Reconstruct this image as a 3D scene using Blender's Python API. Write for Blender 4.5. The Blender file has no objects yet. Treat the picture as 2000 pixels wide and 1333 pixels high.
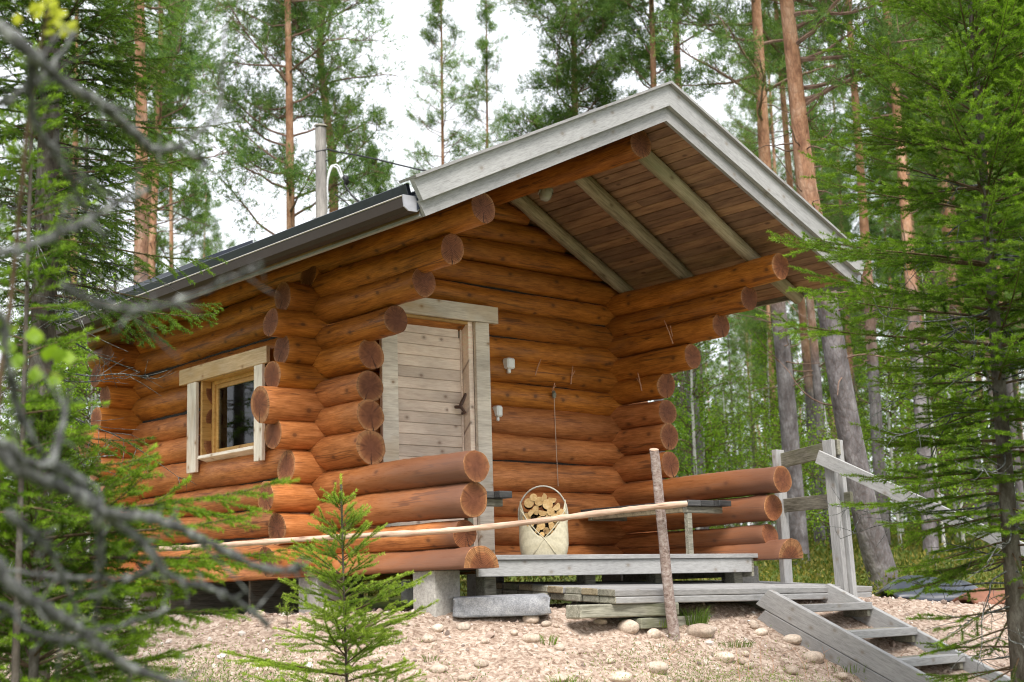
import bpy, bmesh, math, random
import numpy as np
from mathutils import Vector, Matrix, noise as mnoise

# ------------------------------------------------------------------ camera, world, sun
scene = bpy.context.scene
COL = scene.collection
YAW, PITCH, ROLL, FPX = .7162, .1749, -.0297, 2812.59
CAM = np.array([-5.7423, -8.73, -.3296])
_cy, _sy, _cp, _sp = math.cos(YAW), math.sin(YAW), math.cos(PITCH), math.sin(PITCH)
FW = np.array([_sy*_cp, _cy*_cp, _sp]); _r = np.array([_cy, -_sy, 0.]); _u = np.cross(_r, FW)
RT = math.cos(ROLL)*_r + math.sin(ROLL)*_u
UP = -math.sin(ROLL)*_r + math.cos(ROLL)*_u
cam_d = bpy.data.cameras.new('camera'); cam = bpy.data.objects.new('camera', cam_d); COL.objects.link(cam)
cam.matrix_world = Matrix(((RT[0], UP[0], -FW[0], CAM[0]), (RT[1], UP[1], -FW[1], CAM[1]), (RT[2], UP[2], -FW[2], CAM[2]), (0, 0, 0, 1)))
cam_d.sensor_width = 36; cam_d.lens = 36*FPX/2000; cam_d.clip_end = 2000; cam_d.clip_start = .05
cam_d.dof.use_dof = True; cam_d.dof.focus_distance = 9.3; cam_d.dof.aperture_fstop = 2.9
scene.camera = cam
scene.cycles.use_denoising = True; scene.cycles.filter_width = 1.1
scene.cycles.max_bounces = 8; scene.cycles.transparent_max_bounces = 12
scene.cycles.sample_clamp_indirect = 8

SUN_EL, SUN_AZ = math.radians(52), math.radians(-62)      # azimuth of the sun seen from the scene, measured from +Y towards +X
SUN_DIR = Vector((math.sin(SUN_AZ)*math.cos(SUN_EL), math.cos(SUN_AZ)*math.cos(SUN_EL), math.sin(SUN_EL)))
SUN_DIR = Vector((-0.62*math.cos(SUN_EL), -0.78*math.cos(SUN_EL), math.sin(SUN_EL))).normalized()
world = bpy.data.worlds.new('World'); scene.world = world; world.use_nodes = True
wn = world.node_tree.nodes; wl = world.node_tree.links
sky = wn.new('ShaderNodeTexSky'); sky.sky_type = 'NISHITA'; sky.sun_disc = False
sky.sun_elevation = math.asin(SUN_DIR.z); sky.sun_rotation = math.atan2(SUN_DIR.x, SUN_DIR.y)
sky.air_density = 1.0; sky.dust_density = 3.0
cl = wn.new('ShaderNodeMixRGB'); cl.inputs[0].default_value = .88
cl.inputs[2].default_value = (10.2, 10.5, 11.0, 1)          # an even bright cloud cover over the blue
wl.new(sky.outputs[0], cl.inputs[1]); wl.new(cl.outputs[0], wn['Background'].inputs[0])
wn['Background'].inputs[1].default_value = .10
sun_d = bpy.data.lights.new('sun', 'SUN'); sun_d.energy = 3.2; sun_d.angle = math.radians(24); sun_d.color = (1, .95, .88)
sun = bpy.data.objects.new('sun', sun_d); COL.objects.link(sun)
sun.rotation_euler = SUN_DIR.to_track_quat('Z', 'Y').to_euler()
scene.view_settings.view_transform = 'Standard'; scene.view_settings.look = 'None'
scene.view_settings.exposure = .68; scene.view_settings.gamma = 1

def ray(x, y): return FW + RT*(x-1000)/FPX - UP*(y-666.5)/FPX
def at(x, y, t): return CAM + ray(x, y)*t                  # the point seen there, t metres deep
def onX(x, y, c): d = ray(x, y); return CAM+d*(c-CAM[0])/d[0]
def lat(x, t):                                             # ground position under such a point
    p = at(x, 1150, t); return float(p[0]), float(p[1])

# ------------------------------------------------------------------ helpers
WM = {}
def link(name, data, parent=None, M=None):
    o = bpy.data.objects.new(name, data); COL.objects.link(o)
    M = M or Matrix.Identity(4)
    WM[o.name] = M.copy()
    if parent is not None:
        o.parent = parent; o.matrix_parent_inverse = WM[parent.name].inverted()
    o.matrix_basis = M
    return o
def tag(o, label=None, cat=None, group=None, kind=None):
    if label: o['label'] = label
    if cat: o['category'] = cat
    if group: o['group'] = group
    if kind: o['kind'] = kind
    return o
def empty(name, loc, label, cat, group=None, rz=0.):
    o = link(name, None, None, Matrix.Translation(Vector(loc)) @ Matrix.Rotation(rz, 4, 'Z'))
    o.empty_display_size = .1
    return tag(o, label, cat, group)
def mesh_np(name, V, F, mats, smooth=False, midx=None, attrs=None):
    """V (n,3); F list of arrays (m,3)/(m,4)"""
    me = bpy.data.meshes.new(name)
    V = np.asarray(V, np.float32); Fs = [np.asarray(f, np.int32) for f in F if len(f)]
    nl = sum(f.size for f in Fs); nf = sum(len(f) for f in Fs)
    me.vertices.add(len(V)); me.vertices.foreach_set('co', V.ravel())
    me.loops.add(nl); me.loops.foreach_set('vertex_index', np.concatenate([f.ravel() for f in Fs]))
    me.polygons.add(nf)
    tot = np.concatenate([np.full(len(f), f.shape[1], np.int32) for f in Fs])
    st = np.concatenate([[0], np.cumsum(tot)[:-1]]).astype(np.int32)
    me.polygons.foreach_set('loop_start', st); me.polygons.foreach_set('loop_total', tot)
    if midx is not None: me.polygons.foreach_set('material_index', np.asarray(midx, np.int32))
    me.polygons.foreach_set('use_smooth', np.full(nf, bool(smooth)) if not isinstance(smooth, str) else np.asarray(midx) == 0)
    for k, a in (attrs or {}).items():
        at_ = me.attributes.new(k, 'FLOAT', 'POINT'); at_.data.foreach_set('value', np.asarray(a, np.float32))
    for m in (mats if isinstance(mats, (list, tuple)) else [mats]): me.materials.append(m)
    me.update(calc_edges=True); me.validate()
    return me
def frame(p0, p1, up=(0, 0, 1)):
    p0 = Vector(p0); p1 = Vector(p1); x = (p1-p0).normalized(); u = Vector(up)
    y = u.cross(x).normalized(); z = x.cross(y)
    c = (p0+p1)/2
    return Matrix(((x.x, y.x, z.x, c.x), (x.y, y.y, z.y, c.y), (x.z, y.z, z.z, c.z), (0, 0, 0, 1))), (p1-p0).length
def box_mesh(name, L, W, T, mat, bev=.003, jit=0, seed=0, cut=(0, 0)):
    bm = bmesh.new(); bmesh.ops.create_cube(bm, size=1)
    rs = random.Random(seed)
    if jit and L > .5:
        es = [e for e in bm.edges if abs(e.verts[0].co.x-e.verts[1].co.x) > .5]
        bmesh.ops.subdivide_edges(bm, edges=es, cuts=max(1, int(L/.25)), use_grid_fill=True)
    for v in bm.verts:
        sx = v.co.x
        v.co = Vector((v.co.x*L, v.co.y*W, v.co.z*T))
        if sx > .49: v.co.x += cut[1]*v.co.z
        if sx < -.49: v.co.x += cut[0]*v.co.z
        if jit: v.co += Vector((0, rs.uniform(-jit, jit), rs.uniform(-jit, jit)))
    if bev: bmesh.ops.bevel(bm, geom=[e for e in bm.edges if len(e.link_faces) == 2 and e.calc_face_angle(0) > .5], offset=bev, segments=1, affect='EDGES')
    me = bpy.data.meshes.new(name); bm.to_mesh(me); bm.free(); me.materials.append(mat)
    return me
_bs = [0]
def board(name, p0, p1, W, T, mat, parent=None, up=(0, 0, 1), bev=.003, jit=0., cut=(0, 0)):
    """a plank from p0 to p1 (its centre line); T is its size along up, W across."""
    M, L = frame(p0, p1, up); _bs[0] += 1
    return link(name, box_mesh(name, L, W, T, mat, bev, jit, _bs[0], cut), parent, M)
def boxw(name, lo, hi, mat, parent=None, bev=.003):
    c = [(a+b)/2 for a, b in zip(lo, hi)]; s = [b-a for a, b in zip(lo, hi)]
    return link(name, box_mesh(name, *s, mat, bev), parent, Matrix.Translation(c))

class Soup:
    def __init__(s): s.V = []; s.T = []; s.Q = []; s.A = []; s.n = 0; s.tm = []; s.qm = []
    def add(s, V, T=None, Q=None, a=0., m=0):
        V = np.asarray(V, float).reshape(-1, 3)
        s.V.append(V); s.A.append(np.broadcast_to(np.asarray(a, float), (len(V),)).copy())
        if T is not None and len(T): s.T.append(np.asarray(T)+s.n); s.tm.append(np.full(len(T), m))
        if Q is not None and len(Q): s.Q.append(np.asarray(Q)+s.n); s.qm.append(np.full(len(Q), m))
        s.n += len(V)
    def tube(s, P, R, k=5, a=0., m=0, cap=True):
        P = np.asarray(P, float); n = len(P); R = np.broadcast_to(np.asarray(R, float), (n,))
        T = np.gradient(P, axis=0); T /= np.linalg.norm(T, axis=1)[:, None]+1e-9
        ref = np.array([0, 0, 1.]) if abs(T[:, 2]).mean() < .8 else np.array([1., 0, 0])
        A = np.cross(T, ref); A /= np.linalg.norm(A, axis=1)[:, None]+1e-9; B = np.cross(T, A)
        th = np.arange(k)*2*np.pi/k
        V = P[:, None]+R[:, None, None]*(np.cos(th)[None, :, None]*A[:, None]+np.sin(th)[None, :, None]*B[:, None])
        i = np.arange(n-1)[:, None]*k; j = np.arange(k)[None]; j2 = (j+1) % k
        Q = np.stack([i+j, i+j2, i+k+j2, i+k+j], -1).reshape(-1, 4)
        s.add(V, None, Q, a, m)
        if cap:
            s.T.append(np.stack([np.full(k-2, s.n-k), s.n-k+np.arange(1, k-1), s.n-k+np.arange(2, k)], 1)); s.tm.append(np.full(k-2, m))
    def needles(s, P, D, L, W, rng, a=0., m=0):
        n = len(P)
        if n == 0: return
        L = np.broadcast_to(L, (n,)); W = np.broadcast_to(W, (n,))
        S = np.cross(D, rng.normal(size=(n, 3))); S /= np.linalg.norm(S, axis=1)[:, None]+1e-9
        V = np.stack([P-S*W[:, None]/2, P+S*W[:, None]/2, P+D*L[:, None]], 1)
        T = np.arange(3*n).reshape(n, 3)
        s.add(V, T, None, np.repeat(np.broadcast_to(a, (n,)), 3), m)
    def leaves(s, P, D, L, W, rng, a=0., m=0):
        n = len(P); L = np.broadcast_to(L, (n,))[:, None]; W = np.broadcast_to(W, (n,))[:, None]
        N = rng.normal(size=(n, 3)); S = np.cross(D, N); S /= np.linalg.norm(S, axis=1)[:, None]+1e-9
        N = np.cross(S, D)
        V = np.stack([P, P+D*L*.35+S*W*.5+N*L*.04, P+D*L, P+D*L*.35-S*W*.5+N*L*.04], 1)
        s.add(V, None, np.arange(4*n).reshape(n, 4), np.repeat(np.broadcast_to(a, (n,)), 4), m)
    def mesh(s, name, mats, smooth=False):
        F = []; mi = []
        if s.T: F.append(np.concatenate(s.T)); mi.append(np.concatenate(s.tm))
        if s.Q: F.append(np.concatenate(s.Q)); mi.append(np.concatenate(s.qm))
        return mesh_np(name, np.concatenate(s.V), F, mats, smooth, np.concatenate(mi), {'age': np.concatenate(s.A)})

# ------------------------------------------------------------------ materials
def new_mat(name):
    m = bpy.data.materials.new(name); m.use_nodes = True
    nt = m.node_tree; b = nt.nodes['Principled BSDF']
    return m, nt, b
def N(nt, t, **kw):
    n = nt.nodes.new('ShaderNode'+t)
    for k, v in kw.items():
        if k in n.inputs: n.inputs[k].default_value = v
        else: setattr(n, k, v)
    return n
def ramp(nt, src, stops):
    r = nt.nodes.new('ShaderNodeValToRGB'); e = r.color_ramp.elements
    while len(e) < len(stops): e.new(.5)
    for i, (p, c) in enumerate(stops): e[i].position = p; e[i].color = (*c, 1) if len(c) == 3 else c
    nt.links.new(src, r.inputs[0]); return r.outputs[0]
def mix(nt, f, a, b, mode='MIX'):
    m = nt.nodes.new('ShaderNodeMixRGB'); m.blend_type = mode
    for i, v in ((0, f), (1, a), (2, b)):
        if hasattr(v, 'links'): nt.links.new(v, m.inputs[i])
        elif isinstance(v, (int, float)): m.inputs[i].default_value = v if i == 0 else (v, v, v, 1)
        else: m.inputs[i].default_value = (*v, 1)
    return m.outputs[0]
def math_(nt, op, a, b=0., clamp=False):
    m = nt.nodes.new('ShaderNodeMath'); m.operation = op; m.use_clamp = clamp
    for i, v in ((0, a), (1, b)):
        if hasattr(v, 'links'): nt.links.new(v, m.inputs[i])
        else: m.inputs[i].default_value = v
    return m.outputs[0]
def coords(nt, scale=(1, 1, 1), rnd=True):
    tc = nt.nodes.new('ShaderNodeTexCoord'); mp = nt.nodes.new('ShaderNodeMapping')
    mp.inputs['Scale'].default_value = scale
    if rnd:
        oi = nt.nodes.new('ShaderNodeObjectInfo'); mu = nt.nodes.new('ShaderNodeVectorMath'); mu.operation = 'SCALE'
        mu.inputs[0].default_value = (37, 11, 23); nt.links.new(oi.outputs['Random'], mu.inputs['Scale'])
        ad = nt.nodes.new('ShaderNodeVectorMath'); ad.operation = 'ADD'
        nt.links.new(tc.outputs['Object'], ad.inputs[0]); nt.links.new(mu.outputs[0], ad.inputs[1])
        nt.links.new(ad.outputs[0], mp.inputs[0])
    else: nt.links.new(tc.outputs['Object'], mp.inputs[0])
    return mp.outputs[0]
def tex(nt, vec, scale, detail=4, rough=.6, kind='Noise'):
    n = nt.nodes.new('ShaderNodeTex'+kind); n.inputs['Scale'].default_value = scale
    if kind == 'Noise': n.inputs['Detail'].default_value = detail; n.inputs['Roughness'].default_value = rough
    nt.links.new(vec, n.inputs['Vector']); return n.outputs[0]
def bump(nt, b, h, s=.3, d=.01):
    bp = nt.nodes.new('ShaderNodeBump'); bp.inputs['Strength'].default_value = s; bp.inputs['Distance'].default_value = d
    nt.links.new(h, bp.inputs['Height']); nt.links.new(bp.outputs[0], b.inputs['Normal'])
def attr(nt, name, typ='GEOMETRY'):
    a = nt.nodes.new('ShaderNodeAttribute'); a.attribute_name = name; a.attribute_type = typ
    return a.outputs['Fac']
def objrand(nt): return nt.nodes.new('ShaderNodeObjectInfo').outputs['Random']

def wood_mat(name, c_dark, c_mid, c_light, rough=.6, grain=26, knots=.55, knot_col=(.05, .02, .01), wear_shade_col=None, stain=None, bumps=.35, spec=.3, lf=1.):
    m, nt, b = new_mat(name)
    v = coords(nt, (1, 1, 1)); vs = coords(nt, (.16, 1, 1))
    g1 = tex(nt, vs, grain, 7, .7); g2 = tex(nt, coords(nt, (.05, 1, 1)), grain*5, 3, .6)
    g = math_(nt, 'ADD', math_(nt, 'MULTIPLY', g1, .55), math_(nt, 'MULTIPLY', g2, .45)); lg = tex(nt, coords(nt, (.5, 1, 1)), 3.2, 3, .5)
    c = ramp(nt, g, [(.36, c_dark), (.5, c_mid), (.64, c_light)])
    hue = ramp(nt, lg, [(.3, tuple(1-lf*q for q in (.22, .23, .25))), (.7, tuple(1+lf*q for q in (.22, .20, .15)))])
    c = mix(nt, 1, c, hue, 'MULTIPLY')
    r = ramp(nt, objrand(nt), [(0, (.80, .78, .76)), (1, (1.14, 1.14, 1.12))])
    c = mix(nt, 1, c, r, 'MULTIPLY')
    if stain:
        sm = ramp(nt, tex(nt, coords(nt, (.4, 1, 1)), 2.1, 4, .6), [(.55, (0, 0, 0)), (.72, (1, 1, 1))])
        c = mix(nt, sm, c, stain)
    if knots:
        tc_ = N(nt, 'TexCoord'); sp_ = N(nt, 'SeparateXYZ'); nt.links.new(tc_.outputs['Object'], sp_.inputs[0]); cb_ = N(nt, 'CombineXYZ')
        round_ = wear_shade_col is not None or name in ('rafter_pole', 'peeled_pole')
        v2_ = math_(nt, 'MULTIPLY', math_(nt, 'ARCTAN2', sp_.outputs[1], sp_.outputs[2]), .11) if round_ else math_(nt, 'ADD', sp_.outputs[1], sp_.outputs[2])
        nt.links.new(math_(nt, 'ADD', math_(nt, 'MULTIPLY', sp_.outputs[0], .72), math_(nt, 'MULTIPLY', objrand(nt), 37.)), cb_.inputs[0]); nt.links.new(math_(nt, 'ADD', v2_, math_(nt, 'MULTIPLY', objrand(nt), 11.)), cb_.inputs[1])
        vo = N(nt, 'TexVoronoi'); vo.voronoi_dimensions = '2D'; vo.inputs['Scale'].default_value = 5.5 if round_ else 7.5
        nt.links.new(cb_.outputs[0], vo.inputs['Vector'])
        kd = ramp(nt, vo.outputs['Distance'], [(.0, (1, 1, 1)), (.06, (.85, .85, .85)), (.085, (.4, .4, .4)), (.19, (0, 0, 0))])
        cr = math_(nt, 'GREATER_THAN', N_sep(nt, vo.outputs['Color']), 1-knots)
        kf = math_(nt, 'MULTIPLY', kd, cr)
        c = mix(nt, math_(nt, 'MULTIPLY', kf, .8), c, knot_col)
    if wear_shade_col:
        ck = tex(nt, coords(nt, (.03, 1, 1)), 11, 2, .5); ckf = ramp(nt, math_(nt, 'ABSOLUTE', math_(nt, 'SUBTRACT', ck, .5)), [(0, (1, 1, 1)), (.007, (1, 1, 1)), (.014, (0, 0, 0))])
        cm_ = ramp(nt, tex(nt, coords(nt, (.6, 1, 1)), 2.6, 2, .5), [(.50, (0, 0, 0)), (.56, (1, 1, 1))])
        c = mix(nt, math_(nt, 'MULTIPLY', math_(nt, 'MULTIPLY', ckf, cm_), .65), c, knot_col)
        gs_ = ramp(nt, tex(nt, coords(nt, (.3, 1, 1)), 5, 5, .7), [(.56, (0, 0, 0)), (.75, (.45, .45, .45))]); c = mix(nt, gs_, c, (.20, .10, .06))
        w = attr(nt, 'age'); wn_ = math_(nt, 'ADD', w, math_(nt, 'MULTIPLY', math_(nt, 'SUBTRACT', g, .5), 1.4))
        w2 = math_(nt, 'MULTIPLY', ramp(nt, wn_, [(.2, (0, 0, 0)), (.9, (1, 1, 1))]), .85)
        c = mix(nt, math_(nt, 'MULTIPLY', w2, math_(nt, 'GREATER_THAN', w, .02)), c, wear_shade_col)
    nt.links.new(c, b.inputs['Base Color']); b.inputs['Roughness'].default_value = rough
    b.inputs['Specular IOR Level'].default_value = spec
    bump(nt, b, g, bumps, .006)
    return m
def N_sep(nt, c):
    s = nt.nodes.new('ShaderNodeSeparateColor'); nt.links.new(c, s.inputs[0]); return s.outputs[0]

M_LOG = wood_mat('stained_log', (.17, .054, .007), (.38, .130, .018), (.53, .205, .036), rough=.5, grain=30, knots=.5, knot_col=(.07, .025, .01), wear_shade_col=(.12, .06, .035), bumps=.3, spec=.35)
M_LOGLO = wood_mat('faded_log', (.24, .080, .025), (.45, .165, .050), (.60, .250, .095), rough=.55, grain=30, knots=.4, knot_col=(.10, .035, .015), wear_shade_col=(.15, .075, .052), bumps=.3, spec=.3)
M_GREY = wood_mat('weathered_board', (.24, .24, .245), (.335, .335, .345), (.41, .41, .425), rough=.75, grain=80, knots=.45, knot_col=(.22, .19, .16), bumps=.35, spec=.2, lf=.45)
M_GREYD = wood_mat('old_grey_timber', (.10, .095, .075), (.24, .235, .20), (.38, .37, .32), rough=.8, grain=34, knots=.3, knot_col=(.08, .07, .05), stain=(.14, .15, .08), bumps=.5, spec=.2)
M_TRIM = wood_mat('bleached_trim', (.56, .49, .42), (.76, .69, .61), (.86, .81, .74), rough=.7, grain=30, knots=.6, knot_col=(.30, .16, .06), stain=(.56, .38, .20), bumps=.25)
M_NEW = wood_mat('golden_frame_wood', (.42, .22, .06), (.58, .34, .11), (.68, .42, .16), rough=.45, grain=24, knots=.3, knot_col=(.25, .10, .03))
M_HEAD = wood_mat('honey_trim', (.45, .30, .16), (.60, .44, .27), (.70, .55, .38), rough=.6, grain=24, knots=.6, knot_col=(.3, .14, .05), stain=(.58, .36, .13))
M_DOOR = wood_mat('pinkish_door_plank', (.68, .52, .43), (.82, .67, .575), (.90, .78, .69), rough=.65, grain=40, knots=.3, knot_col=(.22, .13, .09), bumps=.2)
M_RAFT = wood_mat('rafter_pole', (.15, .12, .075), (.29, .245, .17), (.40, .35, .26), rough=.7, grain=22, knots=.4, knot_col=(.10, .06, .03), stain=(.20, .19, .10))
M_POLE = wood_mat('peeled_pole', (.34, .22, .16), (.52, .37, .29), (.64, .50, .42), rough=.7, grain=30, knots=.4, knot_col=(.15, .08, .05), bumps=.5)
M_POST = None
M_UTIL = wood_mat('utility_pole_wood', (.15, .14, .14), (.24, .225, .22), (.33, .31, .30), rough=.8, grain=30, knots=.2)
M_BENCH = wood_mat('dark_bench_plank', (.03, .032, .036), (.06, .062, .066), (.11, .11, .115), rough=.6, grain=26, knots=.2)
M_FIRE = wood_mat('split_firewood', (.50, .30, .12), (.66, .44, .20), (.78, .58, .32), rough=.7, grain=20, knots=.1)
M_BARKD = wood_mat('firewood_bark', (.05, .03, .02), (.12, .07, .04), (.2, .13, .08), rough=.9, grain=20, knots=.0)

def plain(name, col, rough=.5, metal=0, n=.12, scale=20, spec=.5, bmp=0):
    m, nt, b = new_mat(name)
    t = tex(nt, coords(nt), scale, 4, .6)
    c = ramp(nt, t, [(.3, tuple(x*(1-n) for x in col)), (.7, tuple(min(1, x*(1+n)) for x in col))])
    nt.links.new(c, b.inputs['Base Color']); b.inputs['Roughness'].default_value = rough; b.inputs['Metallic'].default_value = metal
    b.inputs['Specular IOR Level'].default_value = spec
    if bmp: bump(nt, b, t, bmp, .01)
    return m
M_GUT = plain('brown_gutter', (.045, .034, .028), .6, 0, .06, 20, .25)
M_LIP = plain('gutter_lip', (.55, .5, .47), .3, .3, .05)
M_ROOF = plain('blue_black_roofing', (.025, .03, .045), .28, 0, .2, 40, .6)
M_CAPW = plain('gutter_end_cap', (.36, .36, .40), .4)
M_WHITE = plain('white_plastic', (.80, .80, .76), .4, 0, .04)
M_WHC = plain('white_cable', (.75, .76, .78), .4)
M_BLACK = plain('black_cable', (.015, .015, .018), .5)
M_IRON = plain('handle_wood', (.10, .055, .04), .5, 0, .35, 60, .4, .4)
M_CORD = plain('pale_cord', (.55, .42, .33), .8)
M_TWIG = plain('bare_twig', (.50, .26, .15), .7, 0, .3, 60)
M_LAMP = plain('lamp_porcelain', (.36, .35, .29), .25, 0, .1)
M_TARP = plain('dark_plastic_sheet', (.035, .042, .06), .38, 0, .25, 6, .5, .3)
M_RUST = plain('rust_brown_panel', (.22, .09, .05), .7, 0, .25, 8)
M_INK = plain('dark_interior', (.02, .018, .015), .9)

def glass_mat():
    m, nt, b = new_mat('window_glass'); nt.nodes.remove(b)
    tr = N(nt, 'BsdfTransparent'); tr.inputs[0].default_value = (.55, .6, .58, 1)
    gl = N(nt, 'BsdfGlossy'); gl.inputs['Roughness'].default_value = .02
    fr = N(nt, 'Fresnel'); fr.inputs[0].default_value = 1.5
    mx = N(nt, 'MixShader'); nt.links.new(fr.outputs[0], mx.inputs[0]); nt.links.new(tr.outputs[0], mx.inputs[1]); nt.links.new(gl.outputs[0], mx.inputs[2])
    nt.links.new(mx.outputs[0], nt.nodes['Material Output'].inputs[0]); return m
M_GLASS = glass_mat()

def end_mat():
    m, nt, b = new_mat('log_end_grain')
    tc = N(nt, 'TexCoord'); sp = N(nt, 'SeparateXYZ'); nt.links.new(tc.outputs['Object'], sp.inputs[0])
    y, z = sp.outputs[1], sp.outputs[2]
    r = math_(nt, 'SQRT', math_(nt, 'ADD', math_(nt, 'MULTIPLY', y, y), math_(nt, 'MULTIPLY', z, z)))
    ns = tex(nt, coords(nt), 9, 3, .6)
    rr = math_(nt, 'ADD', r, math_(nt, 'MULTIPLY', ns, .02))
    ring = math_(nt, 'SINE', math_(nt, 'MULTIPLY', rr, 620.))
    rd = ramp(nt, math_(nt, 'MULTIPLY', rr, 9.), [(.0, (.17, .065, .035)), (.7, (.23, .090, .042)), (.93, (.30, .125, .055)), (1, (.40, .20, .09))])
    c = mix(nt, 1, rd, ramp(nt, ring, [(0, (.72, .70, .68)), (1, (1.12, 1.12, 1.12))]), 'MULTIPLY')
    ang0 = math_(nt, 'ARCTAN2', y, z); cx_ = N(nt, 'CombineXYZ'); nt.links.new(math_(nt, 'MULTIPLY', ang0, 3.), cx_.inputs[0]); nt.links.new(math_(nt, 'MULTIPLY', objrand(nt), 50.), cx_.inputs[1])
    rn = tex(nt, cx_.outputs[0], 2.2, 2, .5); rc = ramp(nt, math_(nt, 'ABSOLUTE', math_(nt, 'SUBTRACT', rn, .5)), [(0, (1, 1, 1)), (.012, (.8, .8, .8)), (.03, (0, 0, 0))])
    c = mix(nt, math_(nt, 'MULTIPLY', math_(nt, 'MULTIPLY', rc, math_(nt, 'GREATER_THAN', r, .02)), .6), c, (.05, .02, .012))
    n2 = tex(nt, coords(nt), 30, 4, .7); c = mix(nt, 1, c, ramp(nt, n2, [(.3, (.7, .68, .66)), (.7, (1.2, 1.2, 1.2))]), 'MULTIPLY')
    # drying crack: a jagged dark line from the heart down to the bark
    an = math_(nt, 'MULTIPLY', math_(nt, 'SUBTRACT', objrand(nt), .5), 1.6)
    y2 = math_(nt, 'ADD', math_(nt, 'MULTIPLY', y, math_(nt, 'COSINE', an)), math_(nt, 'MULTIPLY', z, math_(nt, 'SINE', an)))
    z = math_(nt, 'SUBTRACT', math_(nt, 'MULTIPLY', z, math_(nt, 'COSINE', an)), math_(nt, 'MULTIPLY', y, math_(nt, 'SINE', an)))
    ny = math_(nt, 'ADD', y2, math_(nt, 'MULTIPLY', math_(nt, 'SUBTRACT', tex(nt, coords(nt), 25, 3), .5), .03))
    wid = math_(nt, 'MULTIPLY', math_(nt, 'SUBTRACT', math_(nt, 'MULTIPLY', z, -1.), -.005), .035)
    cr = math_(nt, 'MULTIPLY', math_(nt, 'LESS_THAN', math_(nt, 'ABSOLUTE', ny), wid), math_(nt, 'LESS_THAN', z, .01))
    cr = math_(nt, 'MULTIPLY', cr, math_(nt, 'GREATER_THAN', math_(nt, 'FRACT', math_(nt, 'MULTIPLY', objrand(nt), 7.3)), .45))
    c = mix(nt, cr, c, (.03, .012, .008))
    c = mix(nt, 1, c, ramp(nt, objrand(nt), [(0, (.8, .78, .8)), (1, (1.2, 1.15, 1.1))]), 'MULTIPLY')
    nt.links.new(c, b.inputs['Base Color']); b.inputs['Roughness'].default_value = .7; b.inputs['Specular IOR Level'].default_value = .2
    bump(nt, b, n2, .4, .004)
    return m
M_END = end_mat()

def concrete():
    m, nt, b = new_mat('cast_concrete'); v = coords(nt)
    t = tex(nt, v, 6, 6, .7); t2 = tex(nt, v, 60, 3, .7)
    c = ramp(nt, t, [(.3, (.26, .24, .22)), (.55, (.40, .38, .35)), (.75, (.50, .48, .45))])
    c = mix(nt, 1, c, ramp(nt, t2, [(.35, (.8, .8, .8)), (.6, (1.1, 1.1, 1.1))]), 'MULTIPLY')
    nt.links.new(c, b.inputs['Base Color']); b.inputs['Roughness'].default_value = .9; bump(nt, b, t2, .6, .006); return m
M_CONC = concrete()
def stone_mat(name, a, b_, c_, scale=9):
    m, nt, b = new_mat(name); v = coords(nt)
    t = tex(nt, v, scale, 6, .7); t2 = tex(nt, v, scale*9, 3, .7)
    c = ramp(nt, t, [(.3, a), (.5, b_), (.72, c_)])
    c = mix(nt, 1, c, ramp(nt, t2, [(.35, (.75, .75, .75)), (.62, (1.15, 1.15, 1.15))]), 'MULTIPLY')
    c = mix(nt, 1, c, ramp(nt, objrand(nt), [(0, (.8, .78, .76)), (1, (1.2, 1.18, 1.15))]), 'MULTIPLY')
    nt.links.new(c, b.inputs['Base Color']); b.inputs['Roughness'].default_value = .85; b.inputs['Specular IOR Level'].default_value = .25
    bump(nt, b, t2, .5, .006); return m
M_STONE = stone_mat('pale_granite_stone', (.34, .26, .21), (.50, .41, .34), (.62, .54, .46))
M_SLAB = stone_mat('blue_grey_slab', (.17, .18, .20), (.30, .31, .34), (.46, .47, .50), 14)
M_PEB = stone_mat('pebble', (.30, .22, .19), (.46, .36, .31), (.62, .54, .50), 3)

def bark_pine():
    m, nt, b = new_mat('pine_bark')
    tc = N(nt, 'TexCoord'); sp = N(nt, 'SeparateXYZ'); nt.links.new(tc.outputs['Object'], sp.inputs[0])
    v = coords(nt, (1, 1, .35)); vo = N(nt, 'TexVoronoi'); vo.feature = 'DISTANCE_TO_EDGE'; vo.inputs['Scale'].default_value = 24; nt.links.new(v, vo.inputs['Vector'])
    n1 = tex(nt, coords(nt, (1, 1, .5)), 7, 5, .7); n2 = tex(nt, coords(nt), 1.4, 3)
    org = ramp(nt, n1, [(.3, (.19, .09, .055)), (.5, (.39, .21, .125)), (.7, (.55, .36, .25))])
    gry = ramp(nt, n1, [(.3, (.07, .06, .06)), (.5, (.16, .145, .15)), (.72, (.32, .30, .31))])
    h = math_(nt, 'ADD', math_(nt, 'MULTIPLY', sp.outputs[2], .5), math_(nt, 'MULTIPLY', n2, 1.6))
    f = ramp(nt, math_(nt, 'SUBTRACT', h, 2.2), [(.0, (0, 0, 0)), (.8, (1, 1, 1))])
    c = mix(nt, f, gry, org)
    c = mix(nt, ramp(nt, vo.outputs['Distance'], [(0, (.3, .3, .3)), (.12, (0, 0, 0))]), c, (.10, .06, .045))
    nt.links.new(c, b.inputs['Base Color']); b.inputs['Roughness'].default_value = .9; b.inputs['Specular IOR Level'].default_value = .15
    bump(nt, b, math_(nt, 'ADD', math_(nt, 'MULTIPLY', vo.outputs['Distance'], .5), n1), .6, .03); return m
M_PBARK = bark_pine()
def bark2(name, a, b_, c_, sc=12):
    m, nt, b = new_mat(name)
    n1 = tex(nt, coords(nt, (1, 1, .4)), sc, 6, .75)
    c = ramp(nt, n1, [(.3, a), (.5, b_), (.7, c_)])
    nt.links.new(c, b.inputs['Base Color']); b.inputs['Roughness'].default_value = .95; b.inputs['Specular IOR Level'].default_value = .1
    bump(nt, b, n1, .8, .02); return m
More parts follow.
